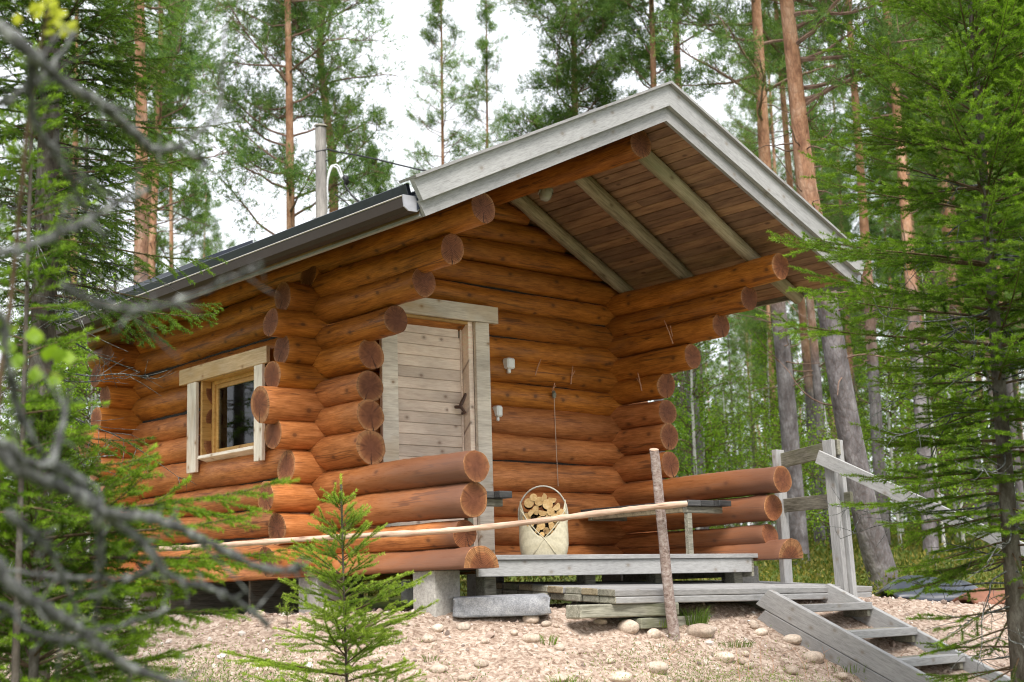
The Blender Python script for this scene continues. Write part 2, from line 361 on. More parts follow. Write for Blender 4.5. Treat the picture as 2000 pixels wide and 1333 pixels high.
M_SBARK = bark2('spruce_bark', (.035, .028, .022), (.10, .085, .07), (.22, .20, .18))
M_LICH = bark2('lichen_twig', (.03, .028, .027), (.11, .112, .108), (.46, .48, .45), 45)
M_POST = bark2('flaking_post_bark', (.13, .085, .07), (.40, .31, .28), (.62, .56, .53), 45)
M_TWGR = bark2('brown_twig', (.05, .035, .02), (.12, .08, .05), (.2, .15, .1))
def foliage(name, old, new, trans=.35, var=.35, scale=1.2):
    m, nt, b = new_mat(name); nt.nodes.remove(b)
    a = attr(nt, 'age'); n = tex(nt, coords(nt), scale, 4, .6)
    c = mix(nt, a, old, new)
    c = mix(nt, 1, c, ramp(nt, n, [(.3, (1-var, 1-var, 1-var)), (.7, (1+var, 1+var*.9, 1+var*.6))]), 'MULTIPLY')
    c = mix(nt, 1, c, ramp(nt, objrand(nt), [(0, (.82, .88, .85)), (1, (1.18, 1.1, 1.05))]), 'MULTIPLY')
    d = N(nt, 'BsdfDiffuse'); t = N(nt, 'BsdfTranslucent'); g = N(nt, 'BsdfGlossy'); g.inputs['Roughness'].default_value = .45
    nt.links.new(c, d.inputs[0]); nt.links.new(mix(nt, 1, c, (1.2, 1.25, .7), 'MULTIPLY'), t.inputs[0])
    m1 = N(nt, 'MixShader'); m1.inputs[0].default_value = trans; nt.links.new(d.outputs[0], m1.inputs[1]); nt.links.new(t.outputs[0], m1.inputs[2])
    m2 = N(nt, 'MixShader'); m2.inputs[0].default_value = .012; nt.links.new(m1.outputs[0], m2.inputs[1]); nt.links.new(g.outputs[0], m2.inputs[2])
    nt.links.new(m2.outputs[0], nt.nodes['Material Output'].inputs[0]); return m
M_SPN = foliage('spruce_needles', (.038, .100, .010), (.265, .440, .035))
M_SPD = foliage('dark_spruce_needles', (.030, .074, .012), (.165, .285, .028))
M_SAPN = foliage('sapling_needles', (.12, .23, .025), (.44, .58, .09))
M_PNN = foliage('pine_needles', (.085, .175, .055), (.210, .320, .085), var=.4, scale=.7)
M_BLF = foliage('birch_leaves', (.08, .17, .015), (.26, .42, .04), .5)
M_YLF = foliage('yellowing_leaves', (.34, .38, .03), (.50, .50, .04), .5)
M_GRS = foliage('grass_blades', (.11, .19, .035), (.24, .33, .07), .4)
M_UND = foliage('undergrowth_leaves', (.06, .10, .02), (.22, .19, .05), .35, .5, .6)

# ------------------------------------------------------------------ ground
FWH = np.array([_sy, _cy]); RTH = np.array([_cy, -_sy])
_rs = np.random.default_rng(5)
_wv = [(_rs.uniform(0, 6.28), _rs.uniform(0, 6.28), _rs.normal(size=2)) for _ in range(10)]
def wob(x, y, f):
    o = 0
    for i, (a, b, d) in enumerate(_wv): o = o + np.sin((x*d[0]+y*d[1])*f*(1+.37*i)+a)/(1+.5*i)
    return o/2.6
def ground_h(x, y):
    x = np.asarray(x, float); y = np.asarray(y, float)
    w = (x-CAM[0])*FWH[0]+(y-CAM[1])*FWH[1]; s = (x-CAM[0])*RTH[0]+(y-CAM[1])*RTH[1]
    sm = lambda t: np.clip(t, 0, 1)**2*(3-2*np.clip(t, 0, 1))
    z = -.42 + 0*x
    edge = np.interp(s, [-1, 0, .63, 1.52, 2.4, 4], [9.2, 9.35, 9.68, 10.3, 10.8, 11.])
    z = z - .42*np.where(w < edge, np.minimum(edge-w, 2.6), 0) - .08*np.clip(edge-2.5-w, 0, 2.5)
    z = z - .10*sm((s-2.3)/1.6)*sm((w-8.5)/1.5)
    far = np.clip(w-14, 0, 400)
    z = z + .055*np.minimum(far, 25)+.012*np.clip(far-25, 0, 300) + .12*sm((w-13)/4)
    z = z + .035*wob(x, y, 1.3)*sm((np.abs(w-10.5)-1.2)/2) + .010*wob(x, y, 9) + .25*wob(x, y, .22)*sm((w-16)/15)
    return z
def warp(dense0, dense1, step, lo, hi, g=1.13):
    a = list(np.arange(dense0, dense1, step)); s = step; x = dense1
    while x < hi: a.append(x); s *= g; x += s
    s = step; x = dense0-step; b = []
    while x > lo: b.append(x); s *= g; x -= s
    return np.array(b[::-1]+a+[hi])
gs = warp(-4.2, 4.6, .035, -260, 260); gw = warp(6.8, 12.2, .035, -30, 420)
S, W = np.meshgrid(gs, gw); GX = CAM[0]+S*RTH[0]+W*FWH[0]; GY = CAM[1]+S*RTH[1]+W*FWH[1]; GZ = ground_h(GX, GY)
dm = ((W > 6.5) & (W < 12.5))
GZ = GZ + np.where(dm, .006*wob(GX, GY, 31)+.004*_rs.normal(size=GX.shape), 0)
moss = np.clip((W-12.2)/2, 0, 1)
moss = np.maximum(moss, np.clip(.5+1.2*wob(GX, GY, 1.6)-np.hypot((S-1.6)/.9, (W-8.8)/.5), 0, 1)*.75)
moss = np.maximum(moss, np.clip(1.3+.8*wob(GX, GY, 2.0)-np.hypot((S+1.9)/1.1, (W-8.1)/.75), 0, 1))
moss = np.maximum(moss, np.clip((7.6-W)/.8, 0, 1)); moss = np.maximum(moss, np.clip((-3.3-S)/1.5, 0, 1)); moss = np.maximum(moss, np.clip((S-4.6)/1.5, 0, 1))
nr, nc = GX.shape; idx = np.arange(nr*nc).reshape(nr, nc)
GF = np.stack([idx[:-1, :-1], idx[:-1, 1:], idx[1:, 1:], idx[1:, :-1]], -1).reshape(-1, 4)
def ground_mat():
    m, nt, b = new_mat('sandy_gravel_and_moss'); tc = N(nt, 'TexCoord'); v = tc.outputs['Object']
    n1 = tex(nt, v, 3, 5, .6); n2 = tex(nt, v, 45, 5, .75); vo = N(nt, 'TexVoronoi'); vo.inputs['Scale'].default_value = 42; nt.links.new(v, vo.inputs['Vector'])
    sand = ramp(nt, n2, [(.30, (.19, .135, .10)), (.48, (.41, .315, .25)), (.66, (.58, .48, .405))])
    sand = mix(nt, 1, sand, ramp(nt, n1, [(.3, (.82, .8, .78)), (.7, (1.12, 1.1, 1.1))]), 'MULTIPLY')
    bw = N(nt, 'RGBToBW'); nt.links.new(vo.outputs['Color'], bw.inputs[0]); peb = mix(nt, .7, sand, bw.outputs[0], 'SOFT_LIGHT')
    n3 = tex(nt, v, 1.1, 5, .65); n4 = tex(nt, v, 18, 5, .7)
    ms = ramp(nt, n3, [(.32, (.11, .085, .04)), (.46, (.09, .12, .025)), (.6, (.16, .19, .035)), (.72, (.23, .13, .05))])
    ms = mix(nt, 1, ms, ramp(nt, n4, [(.3, (.6, .6, .6)), (.7, (1.35, 1.35, 1.3))]), 'MULTIPLY')
    a = attr(nt, 'moss'); f = ramp(nt, math_(nt, 'ADD', a, math_(nt, 'MULTIPLY', math_(nt, 'SUBTRACT', n4, .5), .9)), [(.35, (0, 0, 0)), (.6, (1, 1, 1))])
    f = math_(nt, 'MULTIPLY', f, math_(nt, 'GREATER_THAN', a, .01))
    c = mix(nt, f, peb, ms)
    nt.links.new(c, b.inputs['Base Color']); b.inputs['Roughness'].default_value = .95; b.inputs['Specular IOR Level'].default_value = .15
    bump(nt, b, n2, .7, .02); return m
M_GND = ground_mat()
g = link('ground', mesh_np('ground', np.stack([GX, GY, GZ], -1).reshape(-1, 3), [GF], M_GND, True, None, {'moss': moss.ravel()}))
tag(g, kind='structure')

# ------------------------------------------------------------------ log cabin
W0, D0 = 3.0, 2.85
RX, RZ, SL, SR = 1.53, 2.975, .474, .4436               # ridge line, soffit height there, the two slopes
def soffit(x): return RZ - (SL*(RX-x) if x < RX else SR*(x-RX))
cabin = empty('log_cabin', (1.5, 1.4, -.42), 'orange-brown log sauna cabin with covered porch and gabled roof', 'cabin')
def log_mesh(L, r, seed, flat=None, worn=(0, 0), taper=0., mat=M_LOG, cut_roof=None, M=None, egg=0., thin=(0, 0), end=None):
    """a hewn round log along local x; worn = how far weathering and painted shade reach in from either end"""
    rg = np.random.default_rng(seed); n = max(6, int(L/.06)); k = 28
    t = np.linspace(0, 1, n); x = (t-.5)*L
    ph = rg.uniform(0, 6.28, 12)
    rb = r*(1+taper*(t-.5)+.022*np.sin(x*2.3+ph[0])+.018*np.sin(x*5.1+ph[1])+.010*np.sin(x*13+ph[2]))
    th = np.arange(k)*2*np.pi/k
    R = rb[:, None]*(1+.030*np.sin(2*th+ph[3])[None]+.020*np.sin(3*th+ph[4]+x[:, None]*1.7)+.007*np.sin(7*th+ph[5]+x[:, None]*4)+egg*np.cos(2*th)[None])
    R = R+.0012*rg.normal(size=R.shape)
    for q in range(int(L*2.2)):                            # swellings round the knots
        xk = rg.uniform(-L/2, L/2); tk = rg.uniform(0, 6.28); am = rg.uniform(.004, .011)
        dth = np.angle(np.exp(1j*(th-tk)))[None]
        R = R+am*np.exp(-((x[:, None]-xk)/.05)**2-(dth/.35)**2)
    cyy = .006*np.sin(x*1.9+ph[6])+.004*np.sin(x*4.3+ph[7]); cz = .006*np.sin(x*2.1+ph[8])
    V = np.stack([np.repeat(x[:, None], k, 1), cyy[:, None]+R*np.cos(th), cz[:, None]+R*np.sin(th)], -1)
    tl = rg.uniform(-.16, .16, 2); V[0, :, 0] += tl[0]*V[0, :, 2]; V[-1, :, 0] += tl[1]*V[-1, :, 2]
    # chamfered rim
    e0, e1 = V[0].copy(), V[-1].copy()
    V[0, :, 0] += .003; V[-1, :, 0] -= .003
    e0[:, 1:] *= .985; e1[:, 1:] *= .985
    Vf = V.reshape(-1, 3); nb = len(Vf)
    c0 = e0.mean(0); c1 = e1.mean(0)
    i = np.arange(n-1)[:, None]*k; j = np.arange(k)[None]; j2 = (j+1) % k
    Q = np.stack([i+j, i+k+j, i+k+j2, i+j2], -1).reshape(-1, 4); jj = np.arange(k); jn = (jj+1) % k
    Qr = np.concatenate([np.stack([nb+jj, jj, jn, nb+jn], 1), np.stack([(n-1)*k+jj, nb+k+jj, nb+k+jn, (n-1)*k+jn], 1)])
    T = np.concatenate([np.stack([np.full(k, nb+2*k), nb+jj, nb+jn], 1), np.stack([np.full(k, nb+2*k+1), nb+k+jn, nb+k+jj], 1)])
    Vf = np.concatenate([Vf, e0, e1, [c0], [c1]])
    if flat is not None: Vf[:, 2] = np.maximum(Vf[:, 2], flat+.002*np.sin(Vf[:, 0]*40))
    xx = Vf[:, 0]; wv = np.zeros(len(xx))
    if worn[0]: wv = np.maximum(wv, np.clip(1-(xx+L/2)/worn[0], 0, 1))
    if worn[1]: wv = np.maximum(wv, np.clip(1-(L/2-xx)/worn[1], 0, 1))
    if cut_roof is not None:                               # gable logs are sawn off along the roof slope
        Mi = M.inverted(); A = np.array(M)[:3, :3]; o = np.array(M)[:3, 3]
        P = Vf@A.T+o; zs = np.array([soffit(px) for px in P[:, 0]])-.004
        P[:, 2] = np.minimum(P[:, 2], zs); Ai = np.array(Mi)[:3, :3]; oi = np.array(Mi)[:3, 3]; Vf = P@Ai.T+oi
    F = [T, np.concatenate([Q, Qr])]
    mi = np.concatenate([np.full(len(T), 1), np.zeros(len(Q)), np.ones(len(Qr))])
    return mesh_np('log', Vf, F, [mat, end or M_END], 'sides', mi, {'age': wv})
_ls = [100]
def log(parent, p0, p1, r, mat=M_LOG, name='log', **kw):
    M, L = frame(p0, p1); _ls[0] += 1
    if kw.get('cut_roof'): kw['M'] = M
    return link(name, log_mesh(L, r, _ls[0], mat=mat, **kw), parent, M)

KZ = {0: -.157, 1: .065, 2: .270, 3: .477, 4: .700, 5: .929, 6: 1.132, 7: 1.350, 8: 1.547, 9: 1.757, 10: 1.924, 11: 2.117}
KR = {0: .143, 1: .092, 2: .106, 3: .108, 4: .122, 5: .110, 6: .108, 7: .106, 8: .101, 9: .100, 10: .100, 11: .104}
LY = {0: -1.79, 1: -1.63, 2: -1.72, 3: -1.755, 4: -.625, 5: -.622, 6: -.620, 7: -.628, 8: -.938, 9: -1.253, 10: -1.556, 11: -1.890}
RY = {0: -1.80, 1: -1.62, 2: -1.67, 3: -1.775, 4: -.625, 5: -.630, 6: -.618, 7: -.625, 8: -.935, 9: -1.250, 10: -1.560, 11: -1.890}
rnd = random.Random(3)
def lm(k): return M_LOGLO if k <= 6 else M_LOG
ws = boxw('log_wall', (-.03, .05, -.12), (.03, .66, 2.16), M_INK, cabin, 0)          # thin core behind the side wall's logs
bm = bmesh.new(); bm.from_mesh(ws.data)
for lo, hi in (((-.03, .355+0, -.14-1.02), (.03, 0, 0)),): pass
bm.free()
def core(name, boxes, parent):
    s = Soup()
    for lo, hi in boxes:
        V = [(x, y, z) for x in (lo[0], hi[0]) for y in (lo[1], hi[1]) for z in (lo[2], hi[2])]
        s.add(V, None, [(0, 1, 3, 2), (4, 6, 7, 5), (0, 4, 5, 1), (2, 3, 7, 6), (0, 2, 6, 4), (1, 5, 7, 3)])
    return link(name, s.mesh(name, M_INK), parent)
bpy.data.objects.remove(ws)
side = core('log_wall', [((-.03, .1, -.12), (.03, .66, 2.14)), ((-.03, 1.52, -.12), (.03, D0-.1, 2.14)), ((-.03, .6601, -.12), (.03, 1.5199, .80)), ((-.03, .6601, 1.47), (.03, 1.5199, 2.14))], cabin)
side['label'] = 'long left log wall with the small window'
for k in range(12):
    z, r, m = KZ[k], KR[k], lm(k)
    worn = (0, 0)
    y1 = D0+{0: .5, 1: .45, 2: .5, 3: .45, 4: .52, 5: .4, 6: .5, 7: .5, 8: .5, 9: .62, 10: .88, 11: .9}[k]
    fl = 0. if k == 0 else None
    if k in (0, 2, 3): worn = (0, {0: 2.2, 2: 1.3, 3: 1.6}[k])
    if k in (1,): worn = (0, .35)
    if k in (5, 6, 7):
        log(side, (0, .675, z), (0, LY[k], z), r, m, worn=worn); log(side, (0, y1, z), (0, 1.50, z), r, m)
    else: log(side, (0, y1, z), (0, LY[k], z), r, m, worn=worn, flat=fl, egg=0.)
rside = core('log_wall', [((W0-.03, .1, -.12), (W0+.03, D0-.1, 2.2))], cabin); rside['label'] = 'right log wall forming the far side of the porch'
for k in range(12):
    worn = (0, .9) if k in (0, 1, 2, 3) else (0, 0)  # lower right-wing logs: weathering plus the shade by the bench, painted as darker colour
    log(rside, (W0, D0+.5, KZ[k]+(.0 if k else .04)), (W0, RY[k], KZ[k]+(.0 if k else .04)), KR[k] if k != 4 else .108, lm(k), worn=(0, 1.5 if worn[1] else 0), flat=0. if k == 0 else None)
FZ = [(-.045, .45, .112), (.182, .37, .118), (.392, .46, .106), (.607, .29, .120), (.838, .40, .116), (1.047, .505, .128), (1.250, .41, .108), (1.453, .33, .106), (1.638, .42, .102), (1.837, .32, .108), (2.028, .10, .102), (2.225, .06, .104), (2.420, .0, .104), (2.610, .0, .100), (2.79, 0, .098)]
front = core('log_wall', [((.1, -.03, -.12), (.52, .03, 2.14)), ((1.36, -.03, -.12), (W0-.1, .03, 2.14)), ((.5201, -.03, 1.84), (1.3599, .03, 2.14))], cabin)
front['label'] = 'front log wall under the porch roof with the plank door'
back = core('log_wall', [((.1, D0-.03, -.12), (W0-.1, D0+.03, 2.14))], cabin)
for i, (z, e, r) in enumerate(FZ):
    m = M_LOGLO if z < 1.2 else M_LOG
    half = (RZ-.02-z)/SL
    x0 = max(-e if e else -.1, RX-half); x1 = min(W0+.34, RX+(RZ-.02-z)/SR)
    if z > 2.15: x0, x1 = max(-.05, RX-half-.12), min(W0+.05, RX+(RZ-.02-z)/SR+.12)
    fl = -.108 if i == 0 else None; cr = True if z > 1.95 else None
    if z < 1.8:
        log(front, (.50, 0, z), (x0, 0, z), r, m, flat=fl); log(front, (1.40, 0, z), (x1, 0, z), r, m, flat=fl)
    else: log(front, (x1, 0, z), (x0, 0, z), r, m, cut_roof=cr)
    log(back, (x1, D0, z), (x0-.0, D0, z), r*.97, m, cut_roof=cr, flat=fl)
# purlins
log(cabin, (RX, D0+.55, 2.85), (RX, -1.85, 2.85), .106, M_LOG, name='ridge_log')
# floor
boxw('floor', (.1, .1, -.10), (W0-.1, D0-.1, -.06), M_GREYD, cabin)

# --- window
win = boxw('window', (-.05, .655, .80), (.01, .705, 1.455), M_NEW, cabin)     # side jamb of the sash, its siblings below
def wpart(n, lo, hi, m): return boxw(n, lo, hi, m, win)
wpart('frame', (-.05, 1.465, .80), (.01, 1.515, 1.455), M_NEW)
wpart('frame', (-.05, .705, 1.405), (.01, 1.465, 1.455), M_NEW)
wpart('frame', (-.05, .705, .80), (.01, 1.465, .85), M_NEW)
wpart('sash', (-.035, .705, .85), (-.005, .74, 1.405), M_NEW); wpart('sash', (-.035, 1.43, .85), (-.005, 1.465, 1.405), M_NEW)
wpart('sash', (-.036, .74, 1.37), (-.004, 1.43, 1.405), M_NEW); wpart('sash', (-.036, .74, .85), (-.004, 1.43, .885), M_NEW)
wpart('pane', (-.022, .74, .885), (-.018, 1.43, 1.37), M_GLASS)
wpart('jamb', (-.135, .640, .80), (-.052, .668, 1.45), M_HEAD); wpart('jamb', (-.135, 1.502, .80), (-.052, 1.530, 1.45), M_NEW); wpart('jamb', (-.134, .669, 1.432), (-.052, 1.501, 1.455), M_NEW)
board('sill', (-.115, .665, .805), (-.115, 1.505, .805), .115, .028, M_TRIM, win, up=(.28, 0, 1))
board('head_trim', (-.152, .472, 1.502), (-.152, 1.828, 1.498), .034, .128, M_HEAD, win, up=(0, 0, 1))
board('side_trim', (-.150, .600, .712), (-.150, .600, 1.437), .120, .030, M_TRIM, win, up=(1, 0, 0))
board('side_trim', (-.150, 1.625, .708), (-.150, 1.625, 1.433), .145, .030, M_TRIM, win, up=(1, 0, 0))

# --- door
door = core('door', [((.60, -.035, -.06), (1.288, -.005, 1.775))], cabin); door.data.materials[0] = M_GREYD
nz = 21
zz = -.055
i = 0
while zz < 1.72:
    h = .0865
    link('plank', box_mesh('plank', .664, .018, h-.0025, M_DOOR, .003), door, Matrix.Translation((.936 if i < 20 else .92, -.045, zz+h/2))); zz += h; i += 1
boxw('plank', (.604, -.054, zz+.002), (1.20, -.036, 1.772), M_GREYD, door)
boxw('edge_board', (1.270, -.056, -.055), (1.286, -.037, 1.772), M_DOOR, door)
hs = Soup(); hp = [(1.205, -.058, 1.125), (1.205, -.105, 1.12), (1.215, -.115, 1.14), (1.25, -.118, 1.205), (1.262, -.115, 1.225)]
hs.tube(hp, [.013, .015, .016, .013, .011], 8); hs.tube([(1.205, -.112, 1.13), (1.235, -.11, 1.10), (1.262, -.10, 1.082), (1.27, -.06, 1.078)], [.015, .012, .011, .011], 8)
link('handle', hs.mesh('handle', M_IRON, True), door)
boxw('casing', (.432, -.165, -.06), (.578, -.130, 1.797), M_TRIM, cabin); boxw('casing', (1.338, -.165, -.06), (1.478, -.130, 1.797), M_TRIM, cabin)
board('casing', (.40, -.150, 1.865), (1.572, -.150, 1.868), .040, .134, M_TRIM, cabin)
boxw('jamb', (.56, -.130, -.06), (.598, .02, 1.80), M_GREYD, cabin); boxw('jamb', (1.290, -.130, -.06), (1.338, .02, 1.80), M_DOOR, cabin); boxw('jamb', (.60, -.130, 1.776), (1.29, .02, 1.80), M_NEW, cabin)

# --- porch deck
dk = core('porch_deck', [((.14, -1.54, -.135), (2.84, -.12, -.105))], cabin); dk.data.materials[0] = M_GREYD
for i in range(10):
    y = -1.60+i*.15; boxw('deck_board', (.12, y, -.102), (2.87, y+.146, -.070), M_GREY, dk)
boxw('deck_skirt', (.135, -1.585, -.207), (2.81, -1.562, -.104), M_GREY, dk)
boxw('deck_skirt', (2.812, -1.58, -.24), (2.838, -.2, -.104), M_GREYD, dk)
for x, y in ((.35, -1.4), (1.3, -1.35), (2.05, -1.3), (2.55, -.9), (2.75, -1.45)):
    boxw('deck_support', (x-.05, y-.05, -.46), (x+.05, y+.05, -.136), M_GREYD, dk, .006)
# --- piers
def pier(x0, y0, x1, y1, z1=-.157):
    gz = float(ground_h((x0+x1)/2, (y0+y1)/2)); o = boxw('concrete_pier', (x0, y0, gz-.25), (x1, y1, z1), M_CONC, cabin, .006); return o
pier(-.105, -1.44, .105, -1.21); pier(-.12, -.12, .12, .12); pier(-.12, D0-.12, .12, D0+.12)
pier(W0-.11, -1.40, W0+.11, -1.2); pier(W0-.12, -.12, W0+.12, .12); pier(W0-.12, D0-.12, W0+.12, D0+.12); pier(1.4, -.1, 1.62, .1)

boxw('backlight_blocker', (.13, D0-.35, -.62), (1.95, D0-.32, -.10), M_GREYD, cabin); boxw('backlight_blocker', (.13, 1.2, -.62), (1.2, 1.23, -.10), M_GREYD, cabin)  # unseen boards added to block light from behind, keeping the crawlspace dark
# --- roof
YF, YB = -2.07, 3.9
def slope_pt(x, y, dz=0.): return (x, y, soffit(x)+dz)
XL, XR = -.66, 3.66
s = Soup()
for xa, xb in ((XL-.02, RX), (RX, XR+.02)):
    n = 40
    xs = np.linspace(xa, xb, 2); 
    for dz0, dz1 in ((.028, .125),):
        V = [(x, y, soffit(x)+d) for x in xs for y in (YF-.02, YB) for d in (dz0, dz1)]
        s.add(V, None, [(0, 1, 3, 2), (4, 6, 7, 5), (0, 4, 5, 1), (2, 3, 7, 6), (0, 2, 6, 4), (1, 5, 7, 3)])
# standing ribs of the sheet roofing
for sgn, xa, xb in ((-1, XL-.05, RX), (1, RX, XR+.05)):
    for y in np.arange(YF+.12, YB, .30):
        V = [(x, yy, soffit(x)+d) for x in (xa, xb) for yy in (y-.02, y+.02) for d in (.1255, .150)]
        s.add(V, None, [(0, 1, 3, 2), (4, 6, 7, 5), (0, 4, 5, 1), (2, 3, 7, 6), (0, 2, 6, 4), (1, 5, 7, 3)])
roof = link('roof', s.mesh('roof', M_ROOF), cabin)
def soff_mat():
    m, nt, b = new_mat('soffit_boards')
    g = tex(nt, coords(nt, (1, .14, 1), False), 26, 6, .65)
    c = ramp(nt, g, [(.28, (.12, .062, .036)), (.5, (.25, .140, .080)), (.75, (.36, .225, .13))])
    wv = attr(nt, 'age'); c = mix(nt, 1, c, ramp(nt, wv, [(0, (.74, .72, .72)), (.6, (1, .98, .95)), (1, (1.3, 1.25, 1.1))]), 'MULTIPLY')
    vo = N(nt, 'TexVoronoi'); vo.inputs['Scale'].default_value = 5; nt.links.new(coords(nt, (1.6, .8, 1), False), vo.inputs['Vector'])
    c = mix(nt, ramp(nt, vo.outputs['Distance'], [(0, (.9, .9, .9)), (.08, (.6, .6, .6)), (.13, (0, 0, 0))]), c, (.06, .025, .012))
    nt.links.new(c, b.inputs['Base Color']); b.inputs['Roughness'].default_value = .65; bump(nt, b, g, .3, .005); return m
M_SOFF = soff_mat()
s = Soup(); rg = np.random.default_rng(8)
for sgn in (-1, 1):
    n = 26; tot = (RX-XL) if sgn < 0 else (XR-RX)
    for i in range(n):
        a, b = tot*i/n+.0035, tot*(i+1)/n-.0035
        x0, x1 = (RX-b, RX-a) if sgn < 0 else (RX+a, RX+b)
        ys = [YF, rg.uniform(YF+.5, YB), YB]
        for q in range(2):
            V = [(x, y, soffit(x)+d) for x in (x0, x1) for y in (ys[q]+.001, ys[q+1]-.001) for d in (0., .018)]
            dj = rg.uniform(-.001, .001); V = [(v[0], v[1], v[2]+dj) for v in V]
            s.add(V, None, [(0, 1, 3, 2), (4, 6, 7, 5), (0, 4, 5, 1), (2, 3, 7, 6), (0, 2, 6, 4), (1, 5, 7, 3)], rg.uniform(0, 1))
link('soffit', s.mesh('soffit', M_SOFF), roof)
# rafters
for ya, yb in ((-.30, -.17), (-1.03, -.87), (-1.70, -1.61), (1.0, 1.0), (2.2, 2.2), (3.4, 3.4)):
    for x1, mx in ((3.60, 1),):
        if mx < 0 and ya > 0: pass
        r = .056; dzr = -r*1.1-.004
        yy = yb+(yb-ya)*.45
        p0 = slope_pt(RX+.10*mx, ya, dzr); p1 = slope_pt(x1, yy, dzr)
        if ya < 0 or mx < 0 or mx > 0: log(roof, p0, p1, r, M_RAFT, name='rafter', taper=-.1)
# barge boards: two lapped boards on each slope, a cap plank over them
def barge(xa, za, xb, zb, lo, hi, y0, y1, mat=M_GREY, name='barge_board', cutend=True):
    dx = xb-xa; dz = zb-za; L = math.hypot(dx, dz); nx, nzz = -dz/L*(1 if dx > 0 else -1), abs(dx)/L
    sg = 1 if dx > 0 else -1
    s_ = Soup(); n = 24; V = []
    for i in range(n+1):
        t = i/n
        for o in (lo, hi):
            ex = (o-0)*(-dz/dx) if False else 0
            x = xa+dx*t; z = za+dz*t+o
            if i == n: x += sg*0+(o)*0.45*sg
            if i == n: z = za+dz*((x-xa)/dx)+o
            for y in (y0, y1): V.append((x, y, z))
    Q = []
    for i in range(n):
        a = i*4; b = a+4
        Q += [(a, b, b+2, a+2), (a+1, a+3, b+3, b+1), (a+2, b+2, b+3, a+3), (a, a+1, b+1, b)]
    Q += [(0, 2, 3, 1), (n*4, n*4+1, n*4+3, n*4+2)]
    # local frame along the board so that the grain follows it
    M, _ = frame((xa, (y0+y1)/2, za), (xb, (y0+y1)/2, zb)); Mi = M.inverted(); V = [tuple(Mi@Vector(v)) for v in V]
    s_.add(V, None, Q); return link(name, s_.mesh(name, mat), roof, M)
PT = (RX, 2.946)
EL, ER = (-.633, 1.920), (3.640, 2.010)
for (ex, ez) in (EL, ER):
    barge(PT[0], PT[1], ex, ez, 0, .113, -2.108, -2.080)
    barge(PT[0], PT[1], ex, ez, .103, .258, -2.146, -2.1085)
    barge(PT[0], PT[1], ex+(.0 if ex > 0 else 0), ez, .2585, .278, -2.178, -2.01, name='cap_plank')
# eaves: fascia boards, gutters
board('fascia', (EL[0]-.005, YF, 1.985), (EL[0]-.005, YB, 1.985), .028, .125, M_GREY, roof)
board('fascia', (ER[0]+.005, YF, 2.055), (ER[0]+.005, YB, 2.055), .028, .10, M_GREYD, roof)
def gutter(x, z, y0, y1, sg):
    prof = [(.0, .095), (.0, .02), (.02, .0), (.085, -.002), (.115, .02), (.122, .085), (.115, .085), (.108, .024), (.083, .004), (.022, .006), (.006, .022), (.006, .095)]
    V = [(x+sg*a, y, z+b) for y in (y0, y1) for a, b in prof]; n = len(prof)
    Q = [(i, (i+1) % n, n+(i+1) % n, n+i) for i in range(n)]
    s_ = Soup(); s_.add(V, None, Q); g_ = link('gutter', s_.mesh('gutter', M_GUT), roof)
    s_ = Soup(); s_.tube([(x+sg*.121, y0, z+.088), (x+sg*.121, y1, z+.088)], .0055, 8); link('gutter_lip', s_.mesh('gutter_lip', M_LIP), roof)
    capm = bpy.data.meshes.new('gutter_cap'); bmm = bmesh.new()
    pr = [(.0, .095), (.0, .02), (.02, .0), (.085, -.002), (.118, .02), (.125, .092)]
    f0 = [bmm.verts.new((x+sg*a, y0-.002, z+b)) for a, b in pr]; f1 = [bmm.verts.new((x+sg*a, y0-.012, z+b)) for a, b in pr]
    bmm.faces.new(f0); bmm.faces.new(f1[::-1])
    for i in range(len(pr)): bmm.faces.new((f0[i], f1[i], f1[(i+1) % len(pr)], f0[(i+1) % len(pr)]))
    bmesh.ops.recalc_face_normals(bmm, faces=bmm.faces); bmm.to_mesh(capm); bmm.free(); capm.materials.append(M_CAPW); link('gutter_cap', capm, roof)
gutter(EL[0]-.022, 1.945, -2.07, YB, -1); gutter(ER[0]+.022, 2.03, -2.05, YB, 1)
# black edge flashing above the left gutter
board('edge_flashing', (XL-.045, YF+.03, 2.085), (XL-.045, YB, 2.085), .03, .085, M_ROOF, roof, up=(-.3, 0, 1))
# raised second layer of roofing further back
s = Soup()
xa, xb = XL-.03, XL+.42
V = [(x, y, soffit(x)+d) for x in (xa, xb) for y in (.55, YB) for d in (.151, .25)]
s.add(V, None, [(0, 1, 3, 2), (4, 6, 7, 5), (0, 4, 5, 1), (2, 3, 7, 6), (0, 2, 6, 4), (1, 5, 7, 3)])
link('raised_roofing', s.mesh('raised_roofing', M_ROOF), roof)

